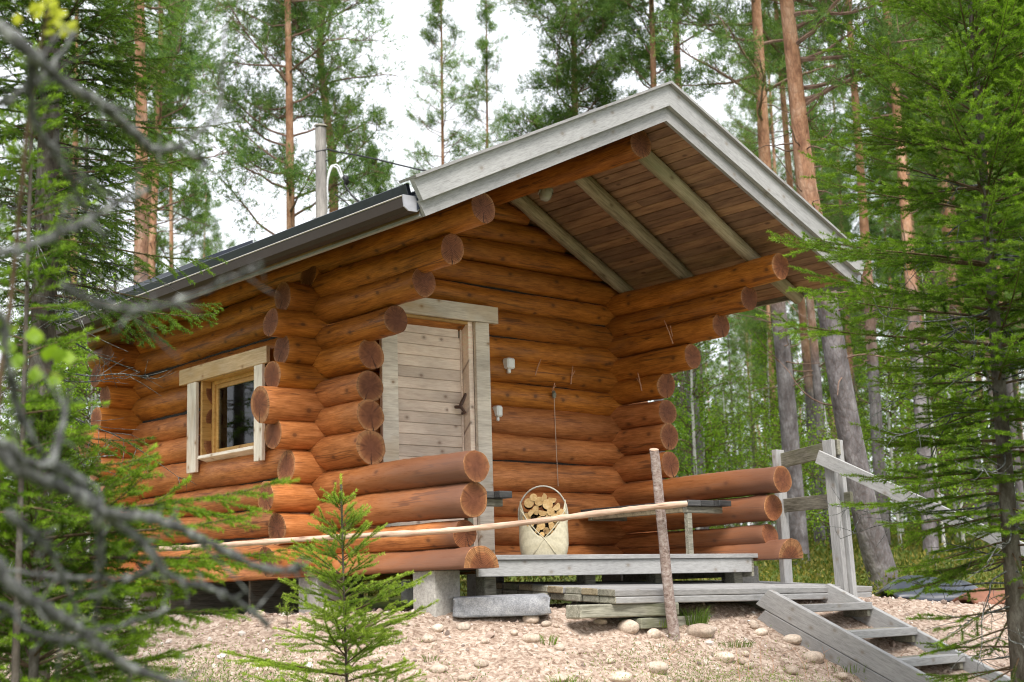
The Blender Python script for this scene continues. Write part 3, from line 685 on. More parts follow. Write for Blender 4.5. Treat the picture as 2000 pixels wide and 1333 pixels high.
# ------------------------------------------------------------------ fittings on the walls
def lamp():
    p = Vector((1.56, float(onX(1066, 378, 1.56)[1]), float(onX(1066, 378, 1.56)[2]))); l = empty('porch_lamp', p, 'small ribbed porch lamp under the ridge log', 'lamp')
    M = Matrix.Translation(p) @ Matrix.Rotation(math.radians(18), 4, 'Y')
    pr = [(0, .048), (.030, .048), (.052, .040), (.056, .030), (.056, .010)]
    pg = [(.050, .012), (.050, -.012), (.046, -.03), (.040, -.046), (.028, -.060), (.0, -.066)]
    for nm, prof, mt, k in (('base', pr, M_LAMP, 24), ('shade', pg, M_LAMP, 32)):
        V = [((r*(1+(.03 if nm == 'shade' and j % 2 else 0)))*math.cos(j*2*math.pi/k), (r*(1+(.03 if nm == 'shade' and j % 2 else 0)))*math.sin(j*2*math.pi/k), z) for r, z in prof for j in range(k)]
        Q = [(i*k+j, i*k+(j+1) % k, (i+1)*k+(j+1) % k, (i+1)*k+j) for i in range(len(prof)-1) for j in range(k)]
        link(nm, mesh_np(nm, V, [np.array(Q)], mt, True), l, M)
    s_ = Soup(); s_.tube([(-.06, 0, .0), (-.07, 0, .05), (-.07, 0, .085)], .006, 6); s_.tube([(-.06, 0, .0), (-.05, .03, -.03)], .005, 6)
    link('bracket', s_.mesh('bracket', M_LAMP, True), l, M)
    return l
lampo = lamp()
def onY(x, y, c): d = ray(x, y); return CAM+d*(c-CAM[1])/d[1]
def socket(x, z, w, h, label):
    l = empty('switch_box', (x, -.10, z), label, 'switch')
    boxw('box', (x-w/2, -.165, z-h/2), (x+w/2, -.09, z+h/2), M_WHITE, l, .012)
    boxw('plug', (x-w*.28, -.15, z-h/2-.035), (x+w*.05, -.12, z-h/2-.0005), M_WHITE, l, .006)
socket(1.705, 1.497, .082, .088, 'upper white switch box on the log wall right of the door')
socket(1.572, 1.105, .060, .088, 'lower white switch box beside the right door casing')
def twig(p, dx, h, label, wall='Y', fork=0):
    s_ = Soup(); P = Vector(p)
    ax = Vector((1, 0, 0)) if wall == 'Y' else Vector((0, -1, 0)); out = Vector((0, -1, 0)) if wall == 'Y' else Vector((-1, 0, 0))
    pts = [P+ax*dx*(-.5)-Vector((0, 0, h/2))+out*.012, P+out*.03-ax*dx*.1, P+ax*dx*.5+Vector((0, 0, h/2))+out*.05]
    s_.tube(pts, [.006, .005, .0035], 6)
    if fork: s_.tube([pts[0]+Vector((0, 0, h*.3)), P+ax*fork+Vector((0, 0, h*.25))+out*.04], [.004, .003], 6)
    tag(link('twig_hook', s_.mesh('twig_hook', M_TWIG, True)), label, 'hook', 'twig hooks on the porch walls')
twig((2.014, -.10, 1.494), .035, .13, 'twig hook leaning right on the log wall, first from the door')
twig((2.389, -.10, 1.459), -.005, .15, 'straight twig hook on the log wall, nearest the corner', fork=.03)
twig((2.172, -.105, 1.335), .0, .075, 'short forked twig hook holding the long cord', fork=.02)
twig((2.90, -.796, 1.764), -.05, .20, 'long forked twig hook high on the right wing logs', 'X', .03)
twig((2.90, -.445, 1.396), -.0, .15, 'forked twig hook on the right wing by the front wall', 'X', -.03)
co = empty('hanging_cord', (2.173, -.13, 1.28), 'thin pale cord hanging down the log wall from a small knob', 'cord')
s = Soup(); s.tube([(2.174, -.135, 1.31), (2.173, -.14, 1.28), (2.172, -.14, 1.25)], [.010, .020, .012], 10); link('knob', s.mesh('knob', M_GREYD, True), co)
s = Soup(); s.tube([(2.173, -.14, 1.27), (2.18, -.135, .9), (2.188, -.135, .53)], .0028, 5); link('cord', s.mesh('cord', M_CORD), co)

# ------------------------------------------------------------------ benches
def bench(x0, x1, z0, z1, y0, y1, label):
    b = empty('porch_bench', ((x0+x1)/2, (y0+y1)/2, -.07), label, 'bench', 'benches along the porch wings')
    n = 3
    for i in range(n):
        a = x0+(x1-x0)*i/n; c = x0+(x1-x0)*(i+1)/n-.006
        boxw('seat_plank', (a, y0-(.05 if i == 2 else 0), z0), (c, y1, z1), M_BENCH, b, .004)
    for y in (y0+.03, y1-.12):
        boxw('cross_bar', (x0+.01, y, z0-.05), (x1-.02, y+.045, z0-.0005), M_GREYD, b, .004)
        if y < y0+.1: boxw('leg', (x0+.02, y+.002, -.068), (x0+.068, y+.043, z0-.0505), M_GREYD, b, .004)
    boxw('rail', (x0+.012, y0+.08, z0-.045), (x0+.05, y1-.125, z0-.0005), M_RAFT, b, .004)
bench(2.42, 2.86, .300, .345, -1.33, -.14, 'dark plank bench along the right wing of the porch')
bench(.12, .46, .300, .345, -1.52, -.20, 'dark plank bench end showing beyond the left wing')

# ------------------------------------------------------------------ basket with firewood
bk = empty('birch_basket', (1.575, -.62, -.07), 'pale woven birch-bark basket standing on the porch deck', 'basket')
def basket():
    cx, cy_ = 1.575, -.62; w, d = .185, .15
    c, sn = math.cos(-.716), math.sin(-.716)
    def loc(u, v, z): return (cx+u*c-v*sn, cy_+u*sn+v*c, -.068+z)
    # front wall with a V opening, sides and back; u to the right of the photograph, v away
    s_ = Soup(); k = 56; rows = 12; V = []
    def topz(a):
        u = math.cos(a); fr = -math.sin(a)
        if fr > .0: return .15+.24*abs(u)**1.0+.05*(abs(u)**3)
        return .36
    for i in range(rows+1):
        t = i/rows
        for j in range(k):
            a = 2*math.pi*j/k; h = topz(a)*t
            e = .6; ca, sa = math.cos(a), math.sin(a)
            sx = math.copysign(abs(ca)**e, ca); sy = math.copysign(abs(sa)**e, sa)
            bul = 1-.16*(1-min(1, h/.12))**2-.04*max(0, h-.2)/.16
            V.append(loc(w*sx*bul, d*sy*bul, h))
    Q = [(i*k+j, i*k+(j+1) % k, (i+1)*k+(j+1) % k, (i+1)*k+j) for i in range(rows) for j in range(k)]
    s_.add(V, None, Q)
    s_.add([loc(w*.75*math.cos(2*math.pi*j/k), d*.75*math.sin(2*math.pi*j/k), .004) for j in range(k)]+[loc(0, 0, .004)], [(j, (j+1) % k, k) for j in range(k)])
    o = link('body', s_.mesh('body', M_BASK, True), bk)
    sm_ = o.modifiers.new('thick', 'SOLIDIFY'); sm_.thickness = .006
    # crossed strips of the front, the fold lines
    s_ = Soup()
    for sg in (-1, 1):
        P = [loc(sg*w*.93, -d*.80, .37), loc(sg*w*.62, -d*.99, .275), loc(sg*w*.28, -d*1.0, .20), loc(0, -d*1.005, .150), loc(-sg*w*.30, -d*.995, .075), loc(-sg*w*.5, -d*.90, .02)]
        s_.tube(P, .0045, 6)
    link('edge_binding', s_.mesh('edge_binding', M_BASK, True), bk)
    s_ = Soup()
    for off in (-.006, .006):
        P = [loc(w*1.0*math.cos(a), off-.03*math.sin(a), .33+.215*math.sin(a)) for a in np.linspace(-.25, math.pi+.25, 26)]
        s_.tube(P, .006, 8)
    link('handle', s_.mesh('handle', M_BASKH, True), bk)
    return loc
def bask_mat(name, c0, c1):
    m, nt, b = new_mat(name)
    v = coords(nt, (1, 1, 1), False); n = tex(nt, v, 60, 4, .6)
    w1 = N(nt, 'TexWave'); w1.inputs['Scale'].default_value = 9; w1.inputs['Distortion'].default_value = .6; w1.bands_direction = 'DIAGONAL'; nt.links.new(v, w1.inputs['Vector'])
    c = ramp(nt, w1.outputs['Fac'], [(.0, c0), (.9, c1)]); c = mix(nt, 1, c, ramp(nt, n, [(.3, (.86, .85, .82)), (.7, (1.1, 1.1, 1.1))]), 'MULTIPLY')
    nt.links.new(c, b.inputs['Base Color']); b.inputs['Roughness'].default_value = .45; bump(nt, b, w1.outputs['Fac'], .15, .003); return m
M_BASK = bask_mat('birch_bark_weave', (.64, .58, .41), (.70, .64, .47)); M_BASKH = bask_mat('bark_handle', (.55, .5, .42), (.72, .68, .6))
bloc = basket()
def firewood():
    rg = np.random.default_rng(21); fw_i = 0
    spots = [(-.105, .415, .030), (.0, .455, .026), (-.07, .455, .024), (.07, .44, .026), (-.03, .425, .028), (-.045, .36, .03), (.035, .40, .032), (.095, .385, .027), (.13, .335, .026), (-.085, .335, .024), (-.125, .31, .026),
             (-.005, .345, .027), (.055, .345, .024), (.02, .30, .026), (.085, .30, .026), (-.045, .295, .027), (-.10, .262, .024), (.13, .275, .024), (-.02, .245, .026), (.045, .248, .026), (.095, .245, .022),
             (-.055, .215, .022), (.02, .205, .022), (.065, .200, .02), (-.015, .178, .016)]
    for i, (u, z, r) in enumerate(spots):
        r *= 1.22
        k = 9 if i % 3 else 7; a0 = rg.uniform(0, 6.28); cutn = rg.uniform(.2, 1.1) if i % 2 else 9
        L = .24; y0 = -.135+rg.uniform(-.012, .012)+.04*abs(u)
        pf = []
        for j in range(14):
            a = a0+2*math.pi*j/14; x_, z_ = math.cos(a), math.sin(a)
            nx_, nz_ = math.cos(a0*2), math.sin(a0*2); dd = x_*nx_+z_*nz_
            if cutn < 9 and dd > .25: x_ -= nx_*(dd-.25); z_ -= nz_*(dd-.25)
            pf.append((x_*r, z_*r))
        V = [bloc(u+a, y, z+b) for y in (y0, y0+L) for a, b in pf]; m_ = 14
        s_ = Soup(); s_.add(V, None, [(j, (j+1) % m_, m_+(j+1) % m_, m_+j) for j in range(m_)], 0, 1)
        ce = [bloc(u, y0, z), bloc(u, y0+L, z)]
        s_.add([bloc(u+a, y0, z+b) for a, b in pf]+[ce[0]], [((j+1) % m_, j, m_) for j in range(m_)], None, 0, 0)
        s_.add([bloc(u+a, y0+L, z+b) for a, b in pf]+[ce[1]], [(j, (j+1) % m_, m_) for j in range(m_)], None, 0, 0)
        o = link('firewood', s_.mesh('firewood', [M_FIRE, M_BARKD]))
        tag(o, 'cut birch firewood stick with pale end, stacked in the bark basket', 'firewood', 'firewood sticks in the basket')
firewood()

# ------------------------------------------------------------------ platform, stairs, railing
def end_dark(o, mat):
    o.data.materials.append(mat)
    for p_ in o.data.polygons:
        if abs(p_.normal.x) > .5: p_.material_index = 1
    return o
pf = empty('platform', (2.1, -1.6, -.42), 'low grey plank platform in front of the porch deck', 'platform')
for i in range(8):
    ya = -2.2+i*.157; yb = ya+.151; ym = (ya+yb)/2
    zt = lambda x, y: -.312+(y+2.2)*.064-.010*(x-.74)
    jit = rnd.uniform(-.012, .012)
    p0 = (.735+jit, ym, zt(.735, ym)-.022); p1 = (3.45, ym, zt(3.45, ym)-.022)
    end_dark(board('deck_plank', p0, p1, .151, .044, M_GREY, pf, up=(0, -.064, 1), bev=.006, jit=.0012), M_RAFT if i % 2 else M_GREYD)
    j2 = rnd.uniform(-.02, .015)
    board('under_plank', (.74+j2, ym, p0[2]-.0455), (3.44, ym, p1[2]-.0455), .149, .044, M_GREYD if i else M_GREY, pf, up=(0, -.064, 1), bev=.006, jit=.0012) if i else end_dark(board('under_plank', (.74+j2, ym, p0[2]-.0455), (3.44, ym, p1[2]-.0455), .149, .044, M_GREY, pf, up=(0, -.064, 1), bev=.006, jit=.0012), M_GREYD)
board('bearer', (.50, -2.06, -.440), (1.32, -2.13, -.447), .16, .085, M_GREYD, pf, bev=.008)
board('bearer', (2.30, -2.25, -.455), (2.36, -1.0, -.36), .10, .08, M_GREYD, pf, bev=.008)
board('bearer', (.95, -2.1, -.53), (1.75, -2.0, -.53), .2, .07, M_GREYD, pf, bev=.008)
boxw('bearer', (3.2, -2.15, -.75), (3.32, -2.0, -.43), M_GREYD, pf, .008)
st = empty('staircase', (2.5, -2.9, -.9), 'grey wooden open staircase going down from the platform', 'staircase')
SD = Vector((0, -1, -.462)).normalized(); SN = Vector((0, -.42, .907))
def stringer(x, y0, z0):
    o = None
    a = Vector((x, y0, z0)); b = a+SD*2.9
    nrm = Vector((0, -SD.z, SD.y)); nrm = nrm if nrm.z > 0 else -nrm
    h1, h2 = .140, .135
    board('stringer', a-nrm*h1/2, b-nrm*h1/2, .045, h1, M_GREY, st, up=nrm, bev=.004, cut=(.5, 0))
    board('stringer', a-nrm*(h1+.004+h2/2)+SD*.02, b-nrm*(h1+.004+h2/2), .045, h2, M_GREY, st, up=nrm, bev=.004, cut=(.5, 0))
stringer(2.125, -2.275, -.325); stringer(2.925, -2.165, -.295)
for i in range(7):
    y = -2.56-i*.352; z = -.447-i*.1755
    boxw('tread', (2.150, y-.02, z-.052), (2.90, y+.10, z), M_GREY, st, .004)
    boxw('tread', (2.150, y+.105, z-.052), (2.90, y+.225, z), M_GREYD, st, .004)
    boxw('cleat', (2.862, y+.0, z-.10), (2.899, y+.21, z-.0525), M_GREYD, st, .004)
    boxw('cleat', (2.151, y+.0, z-.10), (2.188, y+.21, z-.0525), M_GREYD, st, .004)
rl = empty('stair_railing', (3.1, -2.2, -.6), 'weathered grey plank railing beside the stairs', 'railing')
board('post', (3.32, -1.50, -.62), (3.32, -1.49, .745), .048, .10, M_GREY, rl, up=(1, 0, 0))
board('post', (3.085, -2.20, -.70), (3.075, -2.165, .745), .085, .048, M_GREY, rl, up=(1, 0, 0))
board('post', (3.165, -2.235, -.70), (3.155, -2.195, .745), .05, .048, M_GREY, rl, up=(1, 0, 0))
board('rail', (3.37, -1.40, .655), (3.12, -2.225, .690), .028, .115, M_GREYD, rl)
board('rail', (3.36, -1.40, .305), (3.13, -2.30, .300), .028, .105, M_GREYD, rl)
board('rail', (3.02, -2.10, .625), (3.02, -4.0, -.280), .024, .100, M_GREY, rl, up=(0, 0, 1))
board('post', (3.05, -3.9, -1.7), (3.05, -3.9, -.28), .05, .10, M_GREY, rl, up=(1, 0, 0))

# ------------------------------------------------------------------ rustic barrier: leaning post and pole
gp = at(1320, 1250, 9.25); tp = at(1277, 878, 9.12)
gp = Vector(gp); gp.z = float(ground_h(gp.x, gp.y))-.03
M, L = frame(tuple(gp), tuple(tp), up=(0, 1, 0))
po = link('leaning_post', log_mesh(L, .033, 901, mat=M_POST, taper=-.25, end=M_POLE), None, M)
tag(po, 'thin leaning barked post standing in the gravel before the platform', 'post')
pa, pb = at(1341, 984, 9.10), at(310, 1071, 8.25)
s = Soup(); n = 60; rgp = np.random.default_rng(4)
P = np.array([pa+(pb-pa)*t+np.array([0, 0, -.035*math.sin(math.pi*t)+.006*math.sin(11*t)]) for t in np.linspace(0, 1, n)])
M, L = frame(tuple(pa), tuple(pb)); Mi = np.array(M.inverted())
Pl = P@Mi[:3, :3].T+Mi[:3, 3]
s.tube(Pl, .0195+.004*np.linspace(0, 1, n)*-1+.0015*rgp.normal(size=n), 12)
s.tube([Pl[0], Pl[0]+np.array([-.001, 0, 0])], .0001, 12)
tag(link('barrier_pole', s.mesh('barrier_pole', M_POLE, True), None, M), 'long peeled pole laid as a handrail in front of the cabin', 'pole')

# ------------------------------------------------------------------ stones
def stone(px, py, w, sx, sy, sz, mat, label, name='stone', seed=0, rz=None, blocky=0., group=None, sink=.3, wdepth=None):
    rg = np.random.default_rng(seed+700)
    p = at(px, py, w); x, y = float(p[0]), float(p[1]); z = float(ground_h(x, y))
    bm = bmesh.new(); bmesh.ops.create_icosphere(bm, subdivisions=4, radius=1)
    ph = rg.normal(size=(6, 3))*1.3; pp = rg.uniform(0, 6.28, 6)
    for v in bm.verts:
        c = v.co; 
        if blocky:
            e = 1-blocky; c = Vector([math.copysign(abs(q)**e, q) for q in c])
        d = sum(math.sin(c.dot(Vector(ph[i]))*(1+i*.5)+pp[i])/(2+i) for i in range(6))
        c = c*(1+.10*d*(1 if not blocky else .22))
        nn = mnoise.noise(c*6+Vector((seed, 0, 0)))*.02*(1+3*blocky)
        v.co = Vector((c.x*sx*(1+nn), c.y*sy*(1+nn), c.z*sz*(1+nn)))
    me = bpy.data.meshes.new(name); bm.to_mesh(me); bm.free(); me.materials.append(mat)
    for q in me.polygons: q.use_smooth = True
    M = Matrix.Translation((x, y, z+sz*(1-sink*2))) @ Matrix.Rotation(rg.uniform(-3, 3) if rz is None else rz, 4, 'Z') @ Matrix.Rotation(rg.uniform(-.15, .15), 4, 'X')
    o = link(name, me, None, M); tag(o, label, 'stone', group); return o
def ground_depth(px, py):
    ts = np.linspace(6.2, 12, 800); r_ = ray(px, py); P = CAM[None]+ts[:, None]*r_[None]
    h = ground_h(P[:, 0], P[:, 1]); i = np.argmax(P[:, 2] < h); return ts[i] if P[i, 2] < h[i] else 9.5
stone(978, 1192, 9.13, .30, .14, .062, M_SLAB, 'long blue-grey rock slab lying before the concrete pier', 'rock_slab', 1, rz=-.66, blocky=.86, sink=.10)
GS = 'pale stones set in the gravel slope'
named = [(1368, 1240, 34, 17, 'flat mossy pale stone just right of the leaning post'), (1228, 1234, 24, 17, 'tilted egg-shaped pale stone left of the leaning post'), (1277, 1243, 17, 11, 'small pale stone nearest the foot of the leaning post'),
         (1292, 1205, 18, 16, 'large rounded stone under the platform edge behind the leaning post'), (1036, 1215, 20, 13, 'rounded reddish stone below the rock slab'), (1037, 1252, 22, 11, 'flat cream stone below the rounded reddish stone'),
         (1118, 1206, 17, 12, 'rounded stone at the left end of the platform bearer'), (1283, 1312, 26, 15, 'broad flat pale stone at the lower middle of the slope'), (1172, 1218, 16, 8, 'small flat stone below the platform bearer'),
         (1415, 1290, 24, 13, 'stone half sunk in moss below the flat mossy stone'), (1550, 1255, 26, 12, 'long stone beside the upper part of the stair stringer'), (1590, 1292, 25, 15, 'pale rounded boulder lying against the middle of the stair stringer'),
         (855, 1313, 20, 12, 'pale stone between the sapling and the bottom edge'), (1210, 1330, 28, 13, 'pale stone cut by the bottom edge of the picture'), (760, 1312, 16, 10, 'small stone right of the sapling stem'),
         (640, 1205, 26, 15, 'rounded pinkish stone under the cabin corner beside the pier'), (505, 1196, 17, 11, 'dark reddish stone under the left log wall'), (700, 1222, 30, 12, 'long pale stone before the dark gap under the porch'),
         (1090, 1330, 22, 10, 'low stone at the bottom edge left of the cut stone'), (940, 1302, 16, 10, 'small rounded stone alone in the middle of the gravel')]
for i, (px, py, rw, rh, lb) in enumerate(named):
    w = ground_depth(px, py); k = w/FPX
    stone(px, py, w, rw*k*.88, rw*k*.68, rh*k*.92, M_STONE, lb, seed=10+i, rz=-.716+random.Random(i).uniform(-.5, .5))
rg = np.random.default_rng(77); i = 0
while i < 34:
    px = rg.uniform(560, 1700); py = rg.uniform(1215, 1333)
    if px > 1480 and py < 1215+(px-1480)*.62: continue
    w = ground_depth(px, py); k = w/FPX; rw = rg.uniform(7, 15)
    stone(px, py, w, rw*k, rw*k*.8, rw*k*.62, M_STONE, 'small rounded pale stone half buried in the gravel slope', seed=60+i, group='small stones in the gravel'); i += 1
# gravel
ico = bmesh.new(); bmesh.ops.create_icosphere(ico, subdivisions=1, radius=1)
IV = np.array([v.co[:] for v in ico.verts]); IF = np.array([[v.index for v in f.verts] for f in ico.faces]); ico.free()
s = Soup(); n = 8500
ss = rg.uniform(-4.0, 4.2, n)+.25*np.sin(rg.uniform(0, 40, n)); ww = 7.0+5.2*rg.uniform(0, 1, n)**.8
X = CAM[0]+ss*RTH[0]+ww*FWH[0]; Y = CAM[1]+ss*RTH[1]+ww*FWH[1]; Z = ground_h(X, Y)
sz = .003+.010*rg.exponential(.6, n); sz = np.minimum(sz, .035)
R3 = rg.normal(size=(n, 3, 3)); q_, _ = np.linalg.qr(R3)
VV = IV[None]*(sz[:, None, None]*np.stack([np.ones(n), rg.uniform(.6, 1, n), rg.uniform(.4, .8, n)], 1)[:, None, :])*(1+.15*rg.normal(size=(n, len(IV), 1)))
VV[:, :, :] = np.einsum('nij,nkj->nki', q_, VV); VV += np.stack([X, Y, Z+sz*.15], 1)[:, None, :]
def peb_mat():
    m, nt, b = new_mat('gravel_grains'); a = attr(nt, 'age')
    c = ramp(nt, a, [(0, (.18, .14, .12)), (.3, (.40, .30, .245)), (.6, (.53, .43, .36)), (.85, (.56, .50, .46)), (1, (.68, .64, .6))])
    nt.links.new(c, b.inputs['Base Color']); b.inputs['Roughness'].default_value = .9; return m
s.add(VV.reshape(-1, 3), (IF[None]+(np.arange(n)*len(IV))[:, None, None]).reshape(-1, 3), None, np.repeat(rg.uniform(0, 1, n), len(IV)))
tag(link('gravel', s.mesh('gravel', peb_mat(), False)), 'pinkish gravel and pebbles scattered over the sandy slope', 'gravel', kind='stuff')

# ------------------------------------------------------------------ trees
def smoothpath(P, n):
    P = np.asarray(P, float); t = np.linspace(0, len(P)-1, n); i = np.clip(t.astype(int), 0, len(P)-2); f = t-i
    P0 = P[np.maximum(i-1, 0)]; P1 = P[i]; P2 = P[i+1]; P3 = P[np.minimum(i+2, len(P)-1)]; f = f[:, None]
    return .5*(2*P1+(P2-P0)*f+(2*P0-5*P1+4*P2-P3)*f*f+(3*P1-P0-3*P2+P3)*f**3)
def needle_path(s, P, dens, L, W, rng, ag, spread=.9, m=0, skip=0.):
    """needles all round a twig path"""
    seg = np.linalg.norm(np.diff(P, axis=0), axis=1); tot = seg.sum(); n = int(tot*dens)
    if n < 3: return
    cs = np.concatenate([[0], np.cumsum(seg)]); t = (skip+(1-skip)*rng.uniform(0, 1, n))*tot
    X = np.stack([np.interp(t, cs, P[:, i]) for i in range(3)], 1)
    Tg = np.gradient(P, axis=0); Tg = np.stack([np.interp(t, cs, Tg[:, i]) for i in range(3)], 1); Tg /= np.linalg.norm(Tg, axis=1)[:, None]+1e-9
    Rr = rng.normal(size=(n, 3)); Rr[:, 2] += .25; Rr -= Tg*(Rr*Tg).sum(1)[:, None]; Rr /= np.linalg.norm(Rr, axis=1)[:, None]+1e-9
    D = Tg*(1-.35*spread)+Rr*spread; D /= np.linalg.norm(D, axis=1)[:, None]
    s.needles(X, D, L*rng.uniform(.75, 1.1, n), W, rng, np.clip(ag*.6+.45*(t/tot)**1.5+rng.normal(size=n)*.08, 0, 1), m)
def spruce_branch(fo, wo, p, az, L, elev, droop, rng, par):
    """one spruce bough with side shoots lying flat in two ranks"""
    dens, nl, nw, sp = par['dens'], par['nl'], par['nw'], par['sp']
    n = 9; t = np.linspace(0, 1, n)
    hor = np.array([math.cos(az), math.sin(az), 0]); sd = np.array([-hor[1], hor[0], 0])
    z = L*(math.sin(elev)*t-droop*t**2+droop*.85*t**3.2)
    bend = rng.normal()*.06*L
    P = p[None]+hor[None]*(L*math.cos(elev)*t)[:, None]+np.array([0, 0, 1.])[None]*z[:, None]+sd[None]*(bend*t**2)[:, None]
    wo.tube(P, np.linspace(.002+.006*L, .0012, n), 4, 0)
    needle_path(fo, P[2:], dens*.9, nl, nw, rng, .25)
    Tg = np.gradient(P, axis=0); Tg /= np.linalg.norm(Tg, axis=1)[:, None]
    k = max(3, int(L*(1-par['bare'])/sp))
    for i in range(k):
        u = par['bare']+(1-par['bare'])*(i+rng.uniform(0, .8))/k
        b = np.array([np.interp(u, t, P[:, q]) for q in range(3)]); tg = np.array([np.interp(u, t, Tg[:, q]) for q in range(3)])
        sgn = 1 if i % 2 else -1
        ll = (L*(1-u)*.55+.06)*rng.uniform(.65, 1.1); ll = min(ll, par['maxside'])
        s2 = np.cross(tg, [0, 0, 1.]); s2 /= np.linalg.norm(s2)+1e-9
        d = tg*.75+s2*sgn*.75+np.array([0, 0, -par['hang']+.12*rng.normal()]); d /= np.linalg.norm(d)
        m = 5; tt = np.linspace(0, 1, m)[:, None]
        Q = b[None]+d[None]*ll*tt+np.array([0, 0, -1.])[None]*ll*par['hang']*.5*tt**2+tg[None]*ll*.15*tt**2
        ag = -.05+.75*u+.12*rng.normal()
        wo.tube(Q, np.linspace(.0016, .0008, m), 3, 0, cap=False)
        needle_path(fo, Q, dens, nl, nw, rng, ag)
        if ll > .10:
            k2 = int(ll/(sp*1.15))
            for j in range(k2):
                v = .25+.75*(j+rng.uniform(0, .7))/max(1, k2); bb = b+d*ll*v-np.array([0, 0, 1.])*ll*par['hang']*.5*v*v
                l3 = ll*(1-v)*.5+.03*rng.uniform(.6, 1.3)
                s3 = np.cross(d, [0, 0, 1.]); s3 /= np.linalg.norm(s3)+1e-9
                d3 = d*.75+s3*(1 if j % 2 else -1)*.7+np.array([0, 0, -par['hang']*.7+.1*rng.normal()]); d3 /= np.linalg.norm(d3)
                Q3 = np.stack([bb, bb+d3*l3*.5, bb+d3*l3+np.array([0, 0, -par['hang']*l3*.2])])
                wo.tube(Q3, .0010, 3, 0, cap=False)
                needle_path(fo, Q3, dens, nl, nw, rng, ag+.15)
def trunk_mesh(name, P, R, mat, k=14, seed=0, rough=.05):
    s = Soup(); rg_ = np.random.default_rng(seed); P = smoothpath(P, max(20, len(P)*6)); R = np.interp(np.linspace(0, 1, len(P)), np.linspace(0, 1, len(R)), R)
    s.tube(P, R*(1+rough*rg_.normal(size=len(P))*.4), k); return s.mesh(name, mat, True)
def spruce(name, base, H, spread, label, par, seed, lean=(0, 0), z0=.3, mat=M_SPN, r0=.06, group=None, boughs=(), whorl=.28, nper=6, dead=.0, top=None, shape=.8, prof=None, low=(0, 0, 0, 0), rz=0.):
    rng = np.random.default_rng(seed); fo, wo = Soup(), Soup()
    spine = np.array([[0, 0, -.15], [lean[0]*.3, lean[1]*.3, H*.3], [lean[0]*.7, lean[1]*.7, H*.65], [lean[0], lean[1], H]])
    ctr = lambda z: np.array([np.interp(z, spine[:, 2], spine[:, 0]), np.interp(z, spine[:, 2], spine[:, 1]), z])
    z = z0*H
    while z < H*.985:
        f = min(1, max(0, (z/H-z0)/(1-z0))); Lb = spread*((1-f)**shape)+.05 if prof is None else float(np.interp(z, *zip(*sorted(prof))))
        for q in range(nper):
            az = rng.uniform(0, 2*math.pi) if rng.uniform() < .3 else (q+rng.uniform(-.3, .3))/nper*2*math.pi+z*7
            elev = math.radians(par.get('up', 2)+48*f**1.3+rng.normal()*7)
            L = Lb*rng.uniform(.7, 1.1)
            if top is not None and z > top: continue
            spruce_branch(fo, wo, ctr(z+rng.uniform(-.3, .3)*whorl), az, L, elev, par['droop']*(1-.6*f), rng, par)
        z += whorl*(1-.45*f)
    for q in range(low[0]):
        spruce_branch(fo, wo, ctr(rng.uniform(low[1], low[2])), rng.uniform(0, 6.28), low[3]*rng.uniform(.6, 1.1), math.radians(rng.uniform(-22, 4)), .2, rng, dict(par, bare=.45))
    for (zz, az, L, el) in boughs: spruce_branch(fo, wo, ctr(zz), az, L, el, par['droop'], rng, par)
    needle_path(fo, np.array([ctr(H-.35), ctr(H), ctr(H)+[0, 0, .05]]), par['dens'], par['nl'], par['nw'], rng, .8)
    for q in range(int(dead)):                            # bare, lichen-grey inner twigs low on the stem
        zz = rng.uniform(.06*H, max(z0, .2)*H*1.8); az = rng.uniform(0, 6.28); L = rng.uniform(.3, .9)*spread*.7; P = [ctr(zz)]
        d = np.array([math.cos(az), math.sin(az), rng.uniform(-.5, .1)])
        for i_ in range(5): P.append(P[-1]+d*L/5); d = d+rng.normal(size=3)*.18
        P = smoothpath(P, 12); wo.tube(P, np.linspace(.006, .0015, 12), 4, 1, 1)
        for i_ in range(10):
            b = P[rng.integers(3, 12)]; dd = d*.5+rng.normal(size=3)*.6; wo.tube(smoothpath([b, b+dd*.06, b+dd*.12+rng.normal(size=3)*.03], 5), [.002, .002, .0018, .0015, .001], 3, 1, 1)
    t = empty(name, base, label, 'tree', group, rz)
    Mb = WM[t.name].copy()
    link('trunk', trunk_mesh('trunk', spine, [r0, r0*.72, r0*.38, .006], M_SBARK, seed=seed), t, Mb)
    link('boughs', wo.mesh('boughs', [M_TWGR, M_LICH]), t, Mb); link('needles', fo.mesh('needles', mat), t, Mb)
    return t
NEAR = dict(dens=1050, nl=.019, nw=.0027, sp=.066, bare=.12, hang=.04, maxside=.34, droop=.22)
def gpt(px, w, dz=0):
    x, y = lat(px, w); return (x, y, float(ground_h(x, y))+dz)

